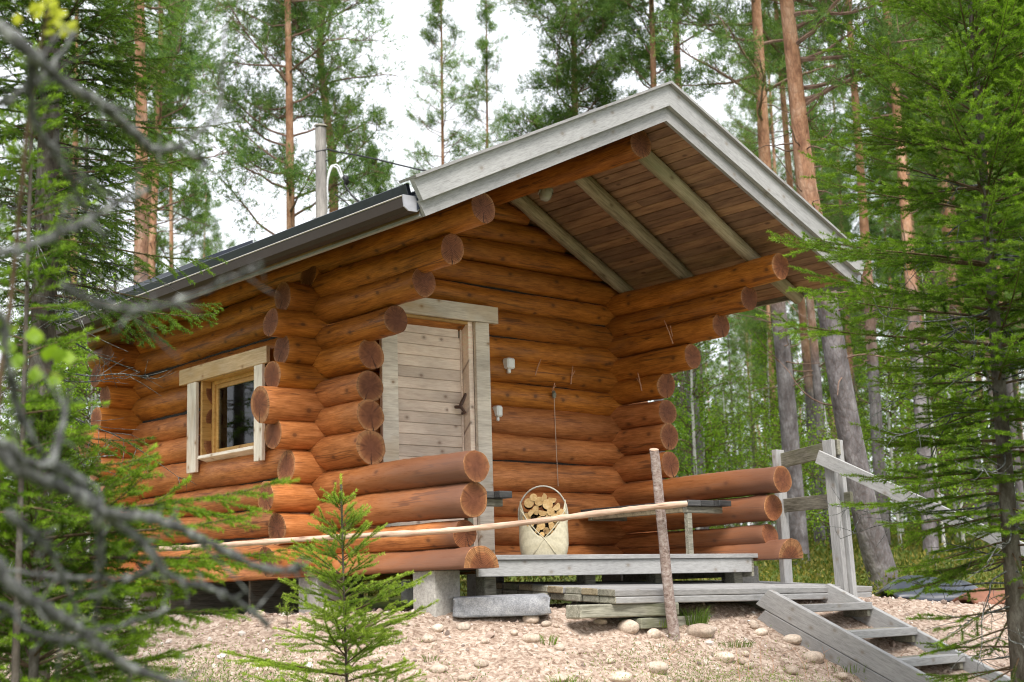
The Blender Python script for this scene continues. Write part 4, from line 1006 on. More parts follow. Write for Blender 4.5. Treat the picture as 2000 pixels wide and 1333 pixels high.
# right spruce
b = gpt(1975, 7.75); R_top = np.array(at(1868, 0, 7.75)); R_bot = np.array(at(1968, 1333, 7.75))
k_ = (4.7)/(R_top[2]-R_bot[2]); ln = ((R_top-R_bot)*k_)[:2]
LEFT = math.atan2(-RTH[1], -RTH[0])                        # towards the left of the photograph
def zof(base, py, w, px=1900): return float(at(px, py, w)[2])-base[2]
def bz(py): return zof(b, py, 7.75)
P_ = lambda base, w, rows: [(zof(base, py, w), reach*w/FPX) for py, reach in rows]
spruce('spruce_tree', b, 4.75, 1.3, 'bright green young spruce standing right of the stairs', dict(NEAR), 11, lean=tuple(ln), z0=.40, mat=M_SPN, r0=.062, prof=P_(b, 7.75, [(-600, 20), (-200, 130), (0, 215), (200, 290), (400, 370), (600, 400), (760, 330), (860, 260)]),
       boughs=[(bz(690), LEFT+.1, 1.26, .16), (bz(600), LEFT-.15, 1.05, .15), (bz(760), LEFT+.25, .75, .05), (bz(930), LEFT-.1, .80, .05), (bz(900), LEFT+.25, .62, .02), (bz(1010), LEFT+.1, .62, -.10), (bz(440), LEFT+.1, .95, .25), (bz(330), LEFT-.1, .8, .3), (bz(1080), LEFT-.2, .6, -.2), (bz(970), LEFT+.15, .90, .0), (bz(1000), LEFT+.45, .8, -.05), (bz(940), LEFT+.5, .75, .0), (bz(1060), LEFT+.3, .7, -.15), (bz(640), LEFT+.35, 1.1, .12), (bz(540), LEFT+.05, 1.15, .22)], whorl=.19, nper=8, dead=46, low=(40, bz(1330), bz(840), .66))
spruce('spruce_tree', gpt(2160, 7.2), 5.2, .9, 'spruce whose boughs reach in over the right edge of the picture', dict(NEAR), 12, z0=.3, r0=.05, whorl=.27, nper=6, dead=10)
# left spruce
lb_ = gpt(70, 7.6)
spruce('spruce_tree', lb_, 8.5, 1.25, 'tall dark spruce covering the left end of the cabin', dict(NEAR, dens=950, sp=.062, hang=.32, droop=.30, maxside=.36), 13, z0=.06, mat=M_SPD, r0=.09, whorl=.19, nper=8, dead=70, prof=P_(lb_, 7.6, [(-400, 260), (-1600, 20), (0, 320), (300, 260), (470, 190), (540, 120), (640, 80), (900, 90), (1100, 200), (1300, 230), (1700, 200)]),
       boughs=[(zof(lb_, 500, 7.6), LEFT+math.pi-.1, 1.0, -.12), (zof(lb_, 470, 7.6), LEFT+math.pi+.2, .95, -.08), (zof(lb_, 380, 7.6), LEFT+math.pi, .95, -.1), (zof(lb_, 140, 7.6), LEFT+math.pi+.1, 1.05, .1), (zof(lb_, 250, 7.6), LEFT+math.pi-.2, 1.0, .1), (zof(lb_, 790, 7.6), LEFT+math.pi, .60, .0)])
# nearer spruce low at the left
nb_ = gpt(70, 5.4)
spruce('spruce_tree', nb_, zof(nb_, 690, 5.4), 1.05, 'bushy low spruce filling the lower left corner', dict(NEAR, hang=.14), 14, z0=.04, mat=M_SPN, r0=.035, whorl=.11, nper=8, dead=0, prof=P_(nb_, 5.4, [(690, 15), (800, 90), (900, 150), (1000, 290), (1100, 400), (1200, 340), (1400, 280), (2000, 200)]),
       boughs=[(zof(nb_, 960, 5.4), LEFT+math.pi-.05, .98, .16), (zof(nb_, 1040, 5.4), LEFT+math.pi+.08, 1.0, .06), (zof(nb_, 1000, 5.4), LEFT+math.pi-.2, .85, .12), (zof(nb_, 1130, 5.4), LEFT+math.pi+.1, .80, .0), (zof(nb_, 870, 5.4), LEFT+math.pi+.1, .45, .2)])
spruce('spruce_tree', gpt(35, 5.0), 3.35, .34, 'thin upright spruce tip at the left edge', dict(NEAR), 15, z0=.5, mat=M_SPN, r0=.02, whorl=.2, nper=5)
# sapling in front of the porch
sb = gpt(680, 7.1); hs_ = float(at(668, 950, 7.1)[2])-sb[2]
spruce('spruce_sapling', sb, hs_, .60, 'light green spruce sapling in front of the porch', dict(NEAR, dens=1500, sp=.058, nl=.015, nw=.0026, hang=.0, droop=.05, bare=.15, maxside=.2), 16, lean=tuple((np.array(at(668, 936, 7.1))-np.array(at(684, 1400, 7.1)))[:2]), z0=.08, mat=M_SAPN, r0=.011, whorl=.12, nper=6, top=hs_-.10, prof=[(zof(sb, py, 7.1), r_*7.1/FPX) for py, r_ in ((936, 0.), (985, 50), (1040, 75), (1130, 125), (1180, 180), (1250, 215), (1330, 225), (1500, 200))])

# pines
def tufts(fo, C, Dm, rng, n=11, L=.075, W=.007):
    k = len(C); D = Dm[:, None, :]*.55+rng.normal(size=(k, n, 3))*.6; D /= np.linalg.norm(D, axis=2)[:, :, None]
    P = C[:, None, :]+Dm[:, None, :]*rng.uniform(-.05, .03, (k, n))[:, :, None]
    ag = np.repeat(rng.uniform(0, 1, k), n)
    fo.needles(P.reshape(-1, 3), D.reshape(-1, 3), L*rng.uniform(.7, 1.1, k*n), W, rng, ag)
def pine_meshes(seed, H, zb, R, nb, spine, r0, dens=1., deadn=10, shape='round', tl=.075, tw=.0075, low=()):
    rng = np.random.default_rng(seed); fo, wo = Soup(), Soup(); spine = np.array(spine, float)
    ctr = lambda z: np.array([np.interp(z, spine[:, 2], spine[:, 0]), np.interp(z, spine[:, 2], spine[:, 1]), z])
    rad = lambda z: np.interp(z, [0, H*.1, H], [r0*1.05, r0*.92, .012])
    C = []; Dd = []
    def bough(z, az, L, el):
        n = 8; P = [ctr(z)]; d = np.array([math.cos(az)*math.cos(el), math.sin(az)*math.cos(el), math.sin(el)])
        for i in range(n): P.append(P[-1]+d*L/n); d = d+rng.normal(size=3)*.14+np.array([0, 0, .05]); d /= np.linalg.norm(d)
        P = smoothpath(P, 14); wo.tube(P, np.linspace(min(rad(z)*.35, .012+.012*L), .004, 14), 5)
        for q in range(int((6+L*9)*dens)):
            u = rng.integers(4, 14); b = P[u]; dd = d*.5+rng.normal(size=3)*.55+np.array([0, 0, .2]); dd /= np.linalg.norm(dd); l = L*rng.uniform(.12, .32)
            e = b+dd*l; wo.tube(np.stack([b, b+dd*l*.5+rng.normal(size=3)*.02, e]), [.006, .004, .003], 3, cap=False)
            for w_ in range(4):
                d3 = dd+rng.normal(size=3)*.6+np.array([0, 0, .25]); d3 /= np.linalg.norm(d3); e3 = e-dd*l*rng.uniform(0, .5)+d3*l*rng.uniform(.2, .5)
                for j in range(3): C.append(e3+rng.normal(size=3)*.05); Dd.append(d3)
    for i in range(nb):
        f = ((i+rng.uniform(0, 1))/nb); z = zb+(H-zb)*f**.9
        pr = {'round': (math.sin(math.pi*min(1, .18+.82*f)**.9))**.7, 'cone': (1-f)**.75+.06}[shape]
        bough(z, rng.uniform(0, 6.28), max(.15, R*pr*rng.uniform(.6, 1.1)), math.radians(rng.uniform(-5, 35)+22*f))
    for (z, az, L, el) in low: bough(z, az, L, el)
    for q in range(deadn):
        z = rng.uniform(max(1.0, zb*.35), zb*1.05); az = rng.uniform(0, 6.28); L = rng.uniform(.3, 1.0); d = np.array([math.cos(az), math.sin(az), rng.uniform(-.2, .4)]); P = [ctr(z)]
        for i_ in range(5): P.append(P[-1]+d*L/5); d = d+rng.normal(size=3)*.25
        wo.tube(smoothpath(P, 10), np.linspace(.012, .003, 10), 4)
    C = np.array(C); Dd = np.array(Dd); tufts(fo, C, Dd, rng, L=tl, W=tw)
    return trunk_mesh('trunk', np.vstack([[spine[0][0], spine[0][1], -.3], spine]), [r0*1.25, r0*1.05, *np.interp(spine[1:, 2], [0, H], [r0*.97, .012])], M_PBARK, 16, seed, .03), wo.mesh('boughs', M_BGBR), fo.mesh('needles', M_PNN)
M_BGBR = bark2('pine_bough_bark', (.10, .06, .045), (.20, .13, .10), (.30, .20, .15))
def place(name, meshes, base, label, group=None, rz=0., sc=1., cat='tree'):
    t = empty(name, base, label, cat, group, rz); t.scale = (sc, sc, sc)
    Mb = Matrix.Translation(base) @ Matrix.Rotation(rz, 4, 'Z') @ Matrix.Diagonal((sc, sc, sc, 1)); WM[t.name] = Mb
    for nm, me in zip(('trunk', 'boughs', 'needles') if name != 'birch_tree' else ('trunk', 'boughs', 'leaves'), meshes): link(nm, me, t, Mb)
    return t
def pine_at(pxs, w, H, zb, R, nb, r0, label, seed, name='pine_tree', **kw):
    """pxs: where its stem runs in the picture, [(x, y), ...] from the ground up, w metres away"""
    pts = [np.array(at(x, y, w)) for x, y in pxs]; base = pts[0].copy(); base[2] = float(ground_h(base[0], base[1]))
    sp = [p-base for p in pts]; sp[0] = np.array([0, 0, 0.])
    d = (sp[-1]-sp[-2]); d = d/d[2] if d[2] > .1 else np.array([0, 0, 1.])
    if sp[-1][2] < H: sp.append(sp[-1]+d*(H-sp[-1][2])*1.0)
    return place(name, pine_meshes(seed, H, zb, R, nb, sp, r0, **kw), tuple(base), label)
pine_at([(1735, 1190), (1690, 1000), (1640, 740), (1598, 480), (1572, 330), (1548, 110)], 15, 11, 4.7, 2.0, 56, .155, 'thick leaning pine with flaking orange bark, tallest beside the right roof edge', 31, deadn=30)
pine_at([(1562, 1090), (1530, 700), (1500, 400), (1480, 60)], 20, 14, 6.1, 2.2, 62, .14, 'pine just behind the right roof edge, grey below and orange above', 32, deadn=26)
pine_at([(1605, 1100), (1575, 700), (1548, 420), (1524, 120)], 26, 15, 8.5, 1.6, 34, .10, 'thin orange pine stem between the two thick ones', 33, deadn=16)
pine_at([(276, 1120), (275, 600), (277, 300), (272, 0)], 17, 13, 4.3, 1.5, 36, .115, 'orange-barked pine behind the left spruce', 34, deadn=16)
pine_at([(572, 1120), (568, 460), (565, 200), (562, 0)], 21, 14, 4.6, 2.0, 84, .095, 'slim orange pine standing left of the utility pole', 35, dens=1.2)
pine_at([(660, 1120), (652, 400), (640, 240), (625, 100), (632, 0)], 24, 14, 6.2, 1.5, 60, .13, 'crooked orange pine directly behind the utility pole', 36, low=[(5.0, -.5, 1.7, .1), (5.4, -.9, 1.4, .15), (4.2, -.7, 1.2, .2)], dens=1.1)
pine_at([(868, 1130), (866, 500), (862, 40)], 28, 11.15, 3.6, 1.35, 90, .07, 'narrow pointed young pine in the gap of sky, the left one', 37, shape='cone', deadn=4, dens=.55, tl=.07, tw=.006)
pine_at([(955, 1130), (953, 500), (950, 62)], 30, 11.6, 4.0, 1.15, 80, .06, 'narrow pointed young pine in the gap of sky, the right one', 38, shape='cone', deadn=4, dens=.55, tl=.07, tw=.006)
pine_at([(1128, 1130), (1126, 500), (1120, 0)], 24, 13, 5.4, 1.5, 110, .11, 'full blue-green pine rising above the middle of the roof', 39, dens=1.5)
pine_at([(1290, 1130), (1285, 500), (1272, 0)], 21, 12, 5.0, .9, 62, .09, 'darker pine behind the ridge end of the roof', 40, dens=1.2)
pine_at([(745, 1120), (742, 600), (735, 330)], 30, 8.3, 3.0, 1.1, 50, .08, 'low bushy pine between the utility pole and the roof', 41)
pine_at([(1375, 1090), (1362, 900), (1350, 740), (1335, 400)], 24, 15, 7.8, 1.5, 34, .12, 'grey pine stem just right of the porch wing', 42, deadn=16)
pine_at([(1640, 1130), (1612, 950), (1592, 700), (1560, 350)], 22, 13, 7.0, 1.5, 34, .085, 'thin grey-violet pine stem between the railing posts', 43, deadn=16)
# shared forms for the rest of the wood
straight = lambda H: [[0, 0, 0], [.06, .03, H*.4], [.0, .10, H*.75], [.05, .05, H]]
protoA = pine_meshes(51, 15, 6.2, 1.7, 50, straight(15), .105, deadn=24, dens=1.2)
protoB = pine_meshes(52, 12, 3.6, 1.1, 60, straight(12), .075, shape='cone', dens=1.3, deadn=12)
protoC = pine_meshes(53, 16, 8.0, 1.9, 48, [[0, 0, 0], [.2, -.1, 5], [.1, .2, 11], [.4, .1, 16]], .125, deadn=26, dens=1.2)
def bg_spruce(seed, H, R):
    rng = np.random.default_rng(seed); fo, wo = Soup(), Soup(); z = .06*H
    par = dict(dens=85, nl=.05, nw=.011, sp=.12, bare=.12, hang=.2, maxside=.6, droop=.25)
    while z < H*.98:
        f = z/H; Lb = R*(1-f)**.8+.08
        for q in range(6): spruce_branch(fo, wo, np.array([0, 0, z+rng.uniform(-.1, .1)]), rng.uniform(0, 6.28), Lb*rng.uniform(.75, 1.1), math.radians(-10+50*f), .25, rng, par)
        z += .36*(1-.4*f)
    return trunk_mesh('trunk', [[0, 0, -.2], [0, 0, H*.5], [0, 0, H]], [.10, .06, .01], M_SBARK, 8, seed), wo.mesh('boughs', M_TWGR), fo.mesh('needles', M_SPD)
protoS = bg_spruce(61, 8.5, 1.5); protoS2 = bg_spruce(62, 4.2, 1.1)
def birch(seed, H, R, n, lf=.05, mat=M_BLF):
    rng = np.random.default_rng(seed); fo, wo = Soup(), Soup()
    for i in range(n):
        f = rng.uniform(.12, 1); z = H*f; az = rng.uniform(0, 6.28); L = R*(1-.6*f)*rng.uniform(.4, 1); d = np.array([math.cos(az), math.sin(az), rng.uniform(.2, .9)]); P = [np.array([0, 0, z])]
        for q in range(4): P.append(P[-1]+d*L/4); d = d+rng.normal(size=3)*.2-np.array([0, 0, .12])
        P = smoothpath(P, 8); wo.tube(P, np.linspace(.010, .002, 8), 4)
        k = int(60*L+10); u = rng.uniform(.2, 1, k); X = np.stack([np.interp(u, np.linspace(0, 1, 8), P[:, c]) for c in range(3)], 1)+rng.normal(size=(k, 3))*.09
        Dv = rng.normal(size=(k, 3)); Dv[:, 2] -= .4; Dv /= np.linalg.norm(Dv, axis=1)[:, None]; fo.leaves(X, Dv, lf*rng.uniform(.7, 1.2, k), lf*.8, rng, rng.uniform(0, 1, k))
    return trunk_mesh('trunk', [[0, 0, -.2], [.05, 0, H*.5], [0, .05, H]], [.035, .022, .004], M_BIRCH, 8, seed), wo.mesh('boughs', M_TWGR), fo.mesh('leaves', mat)
M_LITT = plain('needle_litter', (.15, .08, .04), .9, 0, .4)
M_BIRCH = bark2('birch_bark', (.25, .24, .22), (.45, .44, .41), (.62, .61, .58))
protoV = birch(71, 4.5, 1.3, 95, .042); protoV2 = birch(72, 2.6, 1.1, 80, .042)
prng = random.Random(9)
placed = []
def scatter(n, x0, x1, w0, w1, protos, name, label, group, smin=.8, smax=1.2, gap=1.2):
    c = 0; tries = 0
    while c < n and tries < 4000:
        tries += 1; px = prng.uniform(x0, x1); w = w0+(w1-w0)*prng.random()**.8
        p = gpt(px, w)
        if any(math.hypot(p[0]-q[0], p[1]-q[1]) < gap for q in placed): continue
        if -1.5 < p[0] < 4.8 and -3 < p[1] < 5: continue
        placed.append(p); c += 1
        place(name, prng.choice(protos), p, label, group, prng.uniform(0, 6.28), prng.uniform(smin, smax))
scatter(15, 1640, 2080, 24, 50, [protoA, protoC, protoB], 'pine_tree', 'slender pine among many in the wood right of the cabin', 'pines in the wood right of the cabin')
scatter(12, 1330, 1620, 70, 120, [protoA, protoC], 'pine_tree', 'distant pine seen between the porch wing and the railing', 'distant pines past the porch wing', .8, 1.1)
scatter(13, 1620, 2100, 48, 90, [protoA, protoC], 'pine_tree', 'distant pine deep in the wood right of the cabin', 'distant pines right of the cabin', 1., 1.3)
scatter(30, 1320, 2080, 30, 62, [protoS, protoS2], 'spruce_tree', 'dark spruce growing between the pine stems right of the cabin', 'spruces in the wood right of the cabin')
scatter(7, 1330, 1560, 20, 30, [protoV, protoV2], 'birch_tree', 'light green birch thicket seen past the porch wing', 'young birches past the porch wing', .8, 1.1)
scatter(13, 1450, 1900, 20, 36, [protoV2, protoV2, protoV], 'birch_tree', 'light green birch thicket behind the porch wing and railing', 'young birches behind the railing', .8, 1.15)
scatter(12, 1500, 1760, 32, 60, [protoA, protoB], 'pine_tree', 'slim pine stem seen through the stair railing', 'slim pines behind the stair railing', .9, 1.15)
scatter(8, 1650, 2150, 18, 30, [protoA, protoB], 'pine_tree', 'pine half hidden behind the right spruce', 'pines behind the right spruce', .8, 1.1)
scatter(8, -150, 400, 20, 46, [protoA, protoC, protoB], 'pine_tree', 'pine in the wood behind the left spruce', 'pines behind the left spruce')
scatter(7, -150, 430, 18, 40, [protoS], 'spruce_tree', 'dark spruce in the wood behind the left end of the cabin', 'spruces behind the left end of the cabin')
scatter(4, 380, 1300, 45, 75, [protoA, protoB], 'pine_tree', 'far pine showing low over the roof', 'far pines over the roof', .7, .95)
scatter(4, -50, 350, 15, 24, [protoV, protoV2], 'birch_tree', 'light green birch behind the left end of the cabin', 'birches behind the left end of the cabin')

for i_, (qx, qy) in enumerate(((-9, 5), (-12, 8), (-8, 10), (-14, 4), (-11, 13), (-16, 10), (-18, 15), (-7.5, 14), (-13, 18), (-20, 7))):
    place('spruce_tree', protoS, (qx, qy, float(ground_h(qx, qy))), 'dark spruce of the wood facing the small window', 'spruces beside the window wall', i_*1.3, 1.0+.05*i_)

# ------------------------------------------------------------------ dead lichen-covered branches close to the lens
DB = [([(-60, 20), (60, 105), (130, 165), (200, 205), (245, 245), (300, 292), (345, 290), (405, 322)], 1.75, 11),
      ([(345, 290), (385, 262), (428, 215), (440, 60)], 1.9, 4), ([(60, 110), (66, 230), (108, 300), (150, 372), (164, 405)], 1.8, 7), ([(-40, 500), (60, 480), (150, 442), (222, 402), (292, 370)], 1.6, 8),
      ([(120, 560), (190, 592), (260, 604), (310, 598), (400, 568), (480, 530), (512, 512)], 1.5, 6),
      ([(-30, 600), (12, 700), (30, 790), (60, 850), (95, 905)], 1.7, 9), ([(-60, 860), (60, 930), (140, 960), (205, 1000), (300, 1012), (385, 1050), (450, 1082), (520, 1112), (585, 1112)], 1.75, 13),
      ([(95, 905), (150, 935), (200, 1000), (285, 1065), (330, 1125), (410, 1150), (470, 1180), (525, 1222)], 1.8, 9), ([(-60, 1090), (30, 1150), (85, 1190), (140, 1220), (200, 1270), (270, 1310), (380, 1345)], 1.7, 13),
      ([(10, 1000), (70, 1050), (110, 1100), (150, 1200)], 1.8, 8), ([(190, 985), (196, 1100), (188, 1210)], 1.9, 7), ([(-30, 1180), (60, 1235), (120, 1250), (210, 1230), (330, 1190)], 1.9, 7), ([(300, 1110), (240, 1130), (100, 1125), (0, 1110)], 1.95, 6),
      ([(-20, 860), (40, 900), (95, 905), (120, 840), (130, 780)], 1.7, 9), ([(-30, 200), (40, 180), (100, 130), (150, 60)], 1.8, 7)]
db = empty('dead_tree', gpt(-420, 1.9), 'blurred lichen-grey dead branches close at the left edge', 'branches')
drg = np.random.default_rng(99)
tb = Vector(gpt(-420, 1.9))
s = Soup(); s.tube(smoothpath([tb+Vector((0, 0, -.1)), tb+Vector((.02, 0, 1.0)), tb+Vector((0, .03, 2.2)), tb+Vector((0, 0, 3.0))], 20), np.linspace(.045, .02, 20), 12)
link('trunk', s.mesh('trunk', M_LICH, True), db)
for i, (pl, w, th) in enumerate(DB):
    w = w*1.3; P = np.array([at(x, y, w+.05*j) for j, (x, y) in enumerate(pl)])
    if pl[0][0] < 0:                                       # boughs that start outside the frame come off the stem
        a0 = np.array(tb); a0[2] = P[0][2]-.05; P = np.vstack([a0[None], P])
    n = len(P)*7; P = smoothpath(P, n); P += drg.normal(size=P.shape)*.0012
    r = th*1.15*w/FPX*np.linspace(1.15, .5, n); s = Soup(); s.tube(P, r*(1+.22*drg.normal(size=n)), 7)
    for q in range(n//2):
        b_ = P[drg.integers(2, n)]; d = drg.normal(size=3); l = drg.uniform(.006, .03); s.tube(np.stack([b_, b_+d*l*.4, b_+d*l]), [.0034, .0024, .0008], 4, cap=False)
    for q in range(4):
        j0 = drg.integers(n//4, n-1); P2 = [P[j0]]; d = (P[j0]-P[j0-1]); d /= np.linalg.norm(d)+1e-9; d = d+drg.normal(size=3)*.8
        for z_ in range(4): P2.append(P2[-1]+d*drg.uniform(.008, .022)); d = d+drg.normal(size=3)*.35
        s.tube(smoothpath(P2, 9), np.linspace(r[j0]*.5, .0007, 9), 5)
    link('branch', s.mesh('branch', M_LICH, True), db)
# birch sprig
bs_ = empty('birch_sapling', gpt(-60, 3.0), 'thin birch with bright fresh green leaves at the left edge', 'tree')
s = Soup(); stem = smoothpath([gpt(-60, 3.0), at(-20, 1200, 3.0), at(-5, 800, 3.), at(20, 600, 3.), at(60, 200, 2.9), at(95, 20, 2.8)], 30); s.tube(stem, np.linspace(.009, .003, 30), 7)
s.tube(smoothpath([at(-5, 800, 3.), at(40, 720, 2.95), at(118, 735, 2.9)], 8), .0016, 5); s.tube(smoothpath([at(10, 640, 3.), at(40, 640, 3), at(72, 648, 2.95)], 8), .0015, 5); s.tube(smoothpath([at(-10, 860, 3.), at(10, 862, 3), at(30, 868, 2.95)], 8), .0015, 5)
link('trunk', s.mesh('trunk', M_TWGR, True), bs_)
def leaf_set(pts, w, L, mat, nm):
    s = Soup(); r_ = np.random.default_rng(5)
    for (x, y) in pts:
        p = np.array(at(x, y, w+r_.uniform(-.08, .08))); k = 2 if nm == 'leaves' else 5
        for q in range(k):
            pp = p+r_.normal(size=3)*(.006 if nm == 'leaves' else .02)
            d = np.array([r_.normal()*.5, r_.normal()*.5, -1.]); d /= np.linalg.norm(d); sd = RT*r_.uniform(.85, 1)+FW*r_.normal()*.4; sd /= np.linalg.norm(sd)
            sh = [(0, 0), (.28, .36), (.5, .5), (.75, .34), (1, 0), (.75, -.34), (.5, -.5), (.28, -.36)]
            V = [pp+d*L*(a-.5)+sd*L*.85*b for a, b in sh]; s.add(V+[pp+np.cross(d, sd)*L*.06], [(j, (j+1) % 8, 8) for j in range(8)], None, r_.uniform(.3, 1))
    link(nm, s.mesh(nm, mat), bs_)
leaf_set([(14, 640), (72, 653), (30, 700), (92, 686), (112, 742), (28, 868), (10, 676), (120, 700), (8, 900), (60, 730)], 2.95, .040, M_BLF, 'leaves')
leaf_set([(92, 30), (75, 25), (110, 20), (130, 60)], 2.8, .026, M_YLF, 'yellow_leaves')

# ------------------------------------------------------------------ utility pole and cables
up_ = at(640, 470, 17); ux, uy = float(up_[0]), float(up_[1]); uz = float(ground_h(ux, uy)); ut = at(626, 250, 17)
u = empty('utility_pole', (ux, uy, uz), 'grey wooden utility pole with cable loop behind the roof', 'pole')
M, L = frame((ux+.02, uy, uz-.3), tuple(ut), up=(0, 1, 0)); link('pole', log_mesh(L, .072, 905, mat=M_UTIL, taper=-.15, end=M_GREYD), u, M)
def U(x, y, w=17): return at(x, y, w)
s = Soup(); s.tube([U(626, 247), U(626, 243)], [.085, .06], 14); link('cap', s.mesh('cap', M_GREYD, True), u)
s = Soup()
for off in (0, 5): s.tube(smoothpath([U(637-off*.2, 430, 16.92), U(639, 395, 16.9), U(640, 355-off, 16.9), U(647, 330-off, 16.9), U(656-off*.3, 322+off, 16.9), U(664-off, 330, 16.9), U(670-off*.5, 350, 16.9)], 24), .011, 6)
link('white_cable', s.mesh('white_cable', M_WHC, True), u)
s = Soup(); s.tube(smoothpath([U(670, 345, 16.9), U(678, 352, 16.9), U(674, 362, 16.9)], 6), [.02, .035, .04, .04, .03, .02], 10)
link('insulator', s.mesh('insulator', M_BLACK, True), u)
s = Soup()
for y0 in (294, 316): s.tube(smoothpath([U(614, y0+4, 16.93), U(625, y0+1, 16.9), U(641, y0-2, 16.93)], 8), .008, 5)
s.tube(smoothpath([U(641, 292, 16.95), U(660, 297, 16.8), U(720, 308, 16.4), U(790, 325, 16), U(850, 338, 15.6), U(930, 345, 15)], 24), .011, 6)
s.tube(smoothpath([U(672, 358, 16.9), U(690, 385, 16.8), U(718, 404, 16.6)], 12), .012, 6); s.tube(smoothpath([U(655, 380, 16.95), U(680, 400, 16.9), U(690, 425, 16.8)], 10), .010, 6)
link('black_cable', s.mesh('black_cable', M_BLACK, True), u)

# ------------------------------------------------------------------ things on the ground right of the stairs
def sheet(px0, py0, px1, py1, w, dw, hump, mat, name, label, cat, seed, thick=.02):
    rg_ = np.random.default_rng(seed); nx, ny = 26, 12; V = []
    a = np.array(at((px0+px1)/2, (py0+py1)/2, w)); hw = (px1-px0)/2*w/FPX
    for j in range(ny):
        for i in range(nx):
            u_, v_ = i/(nx-1)*2-1, j/(ny-1)*2-1
            x = a[0]+RTH[0]*hw*u_+FWH[0]*dw*v_; y = a[1]+RTH[1]*hw*u_+FWH[1]*dw*v_
            z = float(ground_h(x, y))+.03+hump*(1-v_*v_)*(1-.6*u_**4)+.012*math.sin(5*u_+seed)*math.cos(3*v_)
            V.append((x, y, z))
    Q = [(j*nx+i, j*nx+i+1, (j+1)*nx+i+1, (j+1)*nx+i) for j in range(ny-1) for i in range(nx-1)]
    s_ = Soup(); s_.add(V, None, Q); o = link(name, s_.mesh(name, mat, True)); md = o.modifiers.new('t', 'SOLIDIFY'); md.thickness = thick; md.offset = -1
    tag(o, label, cat); return o
sheet(1728, 1160, 1910, 1195, 12.6, .42, .20, M_TARP, 'plastic_sheet', 'dark plastic sheet over a low heap behind the stair railing', 'sheet', 3)
sheet(1885, 1200, 2010, 1250, 11.6, .3, .10, M_RUST, 'rusty_panel', 'rust-brown panel lying on the ground at the right edge', 'panel', 4, .03)

# ------------------------------------------------------------------ low plants
def tuft(px, py, h, n, label, mat=M_GRS, name='grass_tuft', spread=.07, w=None, group=None, blade=.004, lean=.5):
    w = w or ground_depth(px, py); p = at(px, py, w); x, y = float(p[0]), float(p[1]); z = float(ground_h(x, y))
    r_ = np.random.default_rng(int(px*7+py)); s_ = Soup()
    for q in range(n):
        a = r_.uniform(0, 6.28); rr = spread*r_.uniform(0, 1)**.5; b_ = np.array([rr*math.cos(a), rr*math.sin(a), -.01]); hh = h*r_.uniform(.5, 1.1)
        d = np.array([math.cos(a)*lean*r_.uniform(.2, 1), math.sin(a)*lean*r_.uniform(.2, 1), 1.]); d /= np.linalg.norm(d); sd = np.cross(d, r_.normal(size=3)); sd /= np.linalg.norm(sd)
        m_ = b_+d*hh*.55; e_ = m_+(d+np.array([d[0]*.8, d[1]*.8, -.4]))*hh*.45
        s_.add([b_-sd*blade/2, b_+sd*blade/2, m_+sd*blade*.4, m_-sd*blade*.4, e_], [(3, 2, 4)], [(0, 1, 2, 3)], r_.uniform(0, 1))
    tag(link(name, s_.mesh(name, mat), None, Matrix.Translation((x, y, z))), label, 'grass' if 'grass' in name else 'plant', group)
tuft(1352, 1218, .16, 260, 'lush green grass tuft under the platform right of the leaning post', spread=.10)
tuft(1290, 1224, .09, 140, 'low grass tuft at the left foot of the leaning post', spread=.09)
tuft(1432, 1262, .07, 160, 'bright low grass patch on the mossy slope', spread=.13)
tuft(1070, 1258, .09, 50, 'sparse grass tuft in the open gravel below the slab', spread=.06)
tuft(840, 1290, .06, 50, 'tiny grass tuft in the gravel right of the sapling', spread=.05)
tuft(1095, 1338, .09, 90, 'grass tuft at the bottom edge in the middle', spread=.08)
tuft(1660, 1310, .08, 120, 'grass along the foot of the stair stringer', spread=.15)
tuft(1130, 1345, .12, 40, 'loose grass tuft cut by the bottom edge', spread=.06)
def seedling(px, py, h, label, w=None):
    w = w or ground_depth(px, py); p = at(px, py, w); x, y = float(p[0]), float(p[1]); z = float(ground_h(x, y)); r_ = np.random.default_rng(int(px+py))
    t = empty('pine_seedling', (x, y, z), label, 'plant'); fo, wo = Soup(), Soup(); wo.tube([(0, 0, -.02), (.005, 0, h*.5), (0, .005, h)], [.003, .002, .0012], 5)
    needle_path(fo, np.array([(0, 0, h*.35), (0, 0, h*.7), (0, 0, h)]), 900, .035, .0018, r_, .7, 1.1)
    for q in range(5):
        a = r_.uniform(0, 6.28); e = np.array([math.cos(a)*h*.3, math.sin(a)*h*.3, h*r_.uniform(.55, .85)]); P = np.array([(0, 0, h*.4), e*.6+np.array([0, 0, h*.15]), e]); wo.tube(P, .0014, 4); needle_path(fo, P, 800, .032, .0018, r_, .8, 1.1)
    M_ = Matrix.Translation((x, y, z)); link('stem', wo.mesh('stem', M_TWGR), t, M_); link('needles', fo.mesh('needles', M_SAPN), t, M_)
seedling(560, 1225, .17, 'tiny pine seedling before the pier left of the sapling'); seedling(1565, 1215, .11, 'tiny seedling beside the stair stringer'); seedling(1620, 1268, .09, 'tiny seedling against the middle of the stair stringer')
seedling(705, 1190, .14, 'small bare seedling before the dark gap under the porch', 8.9)
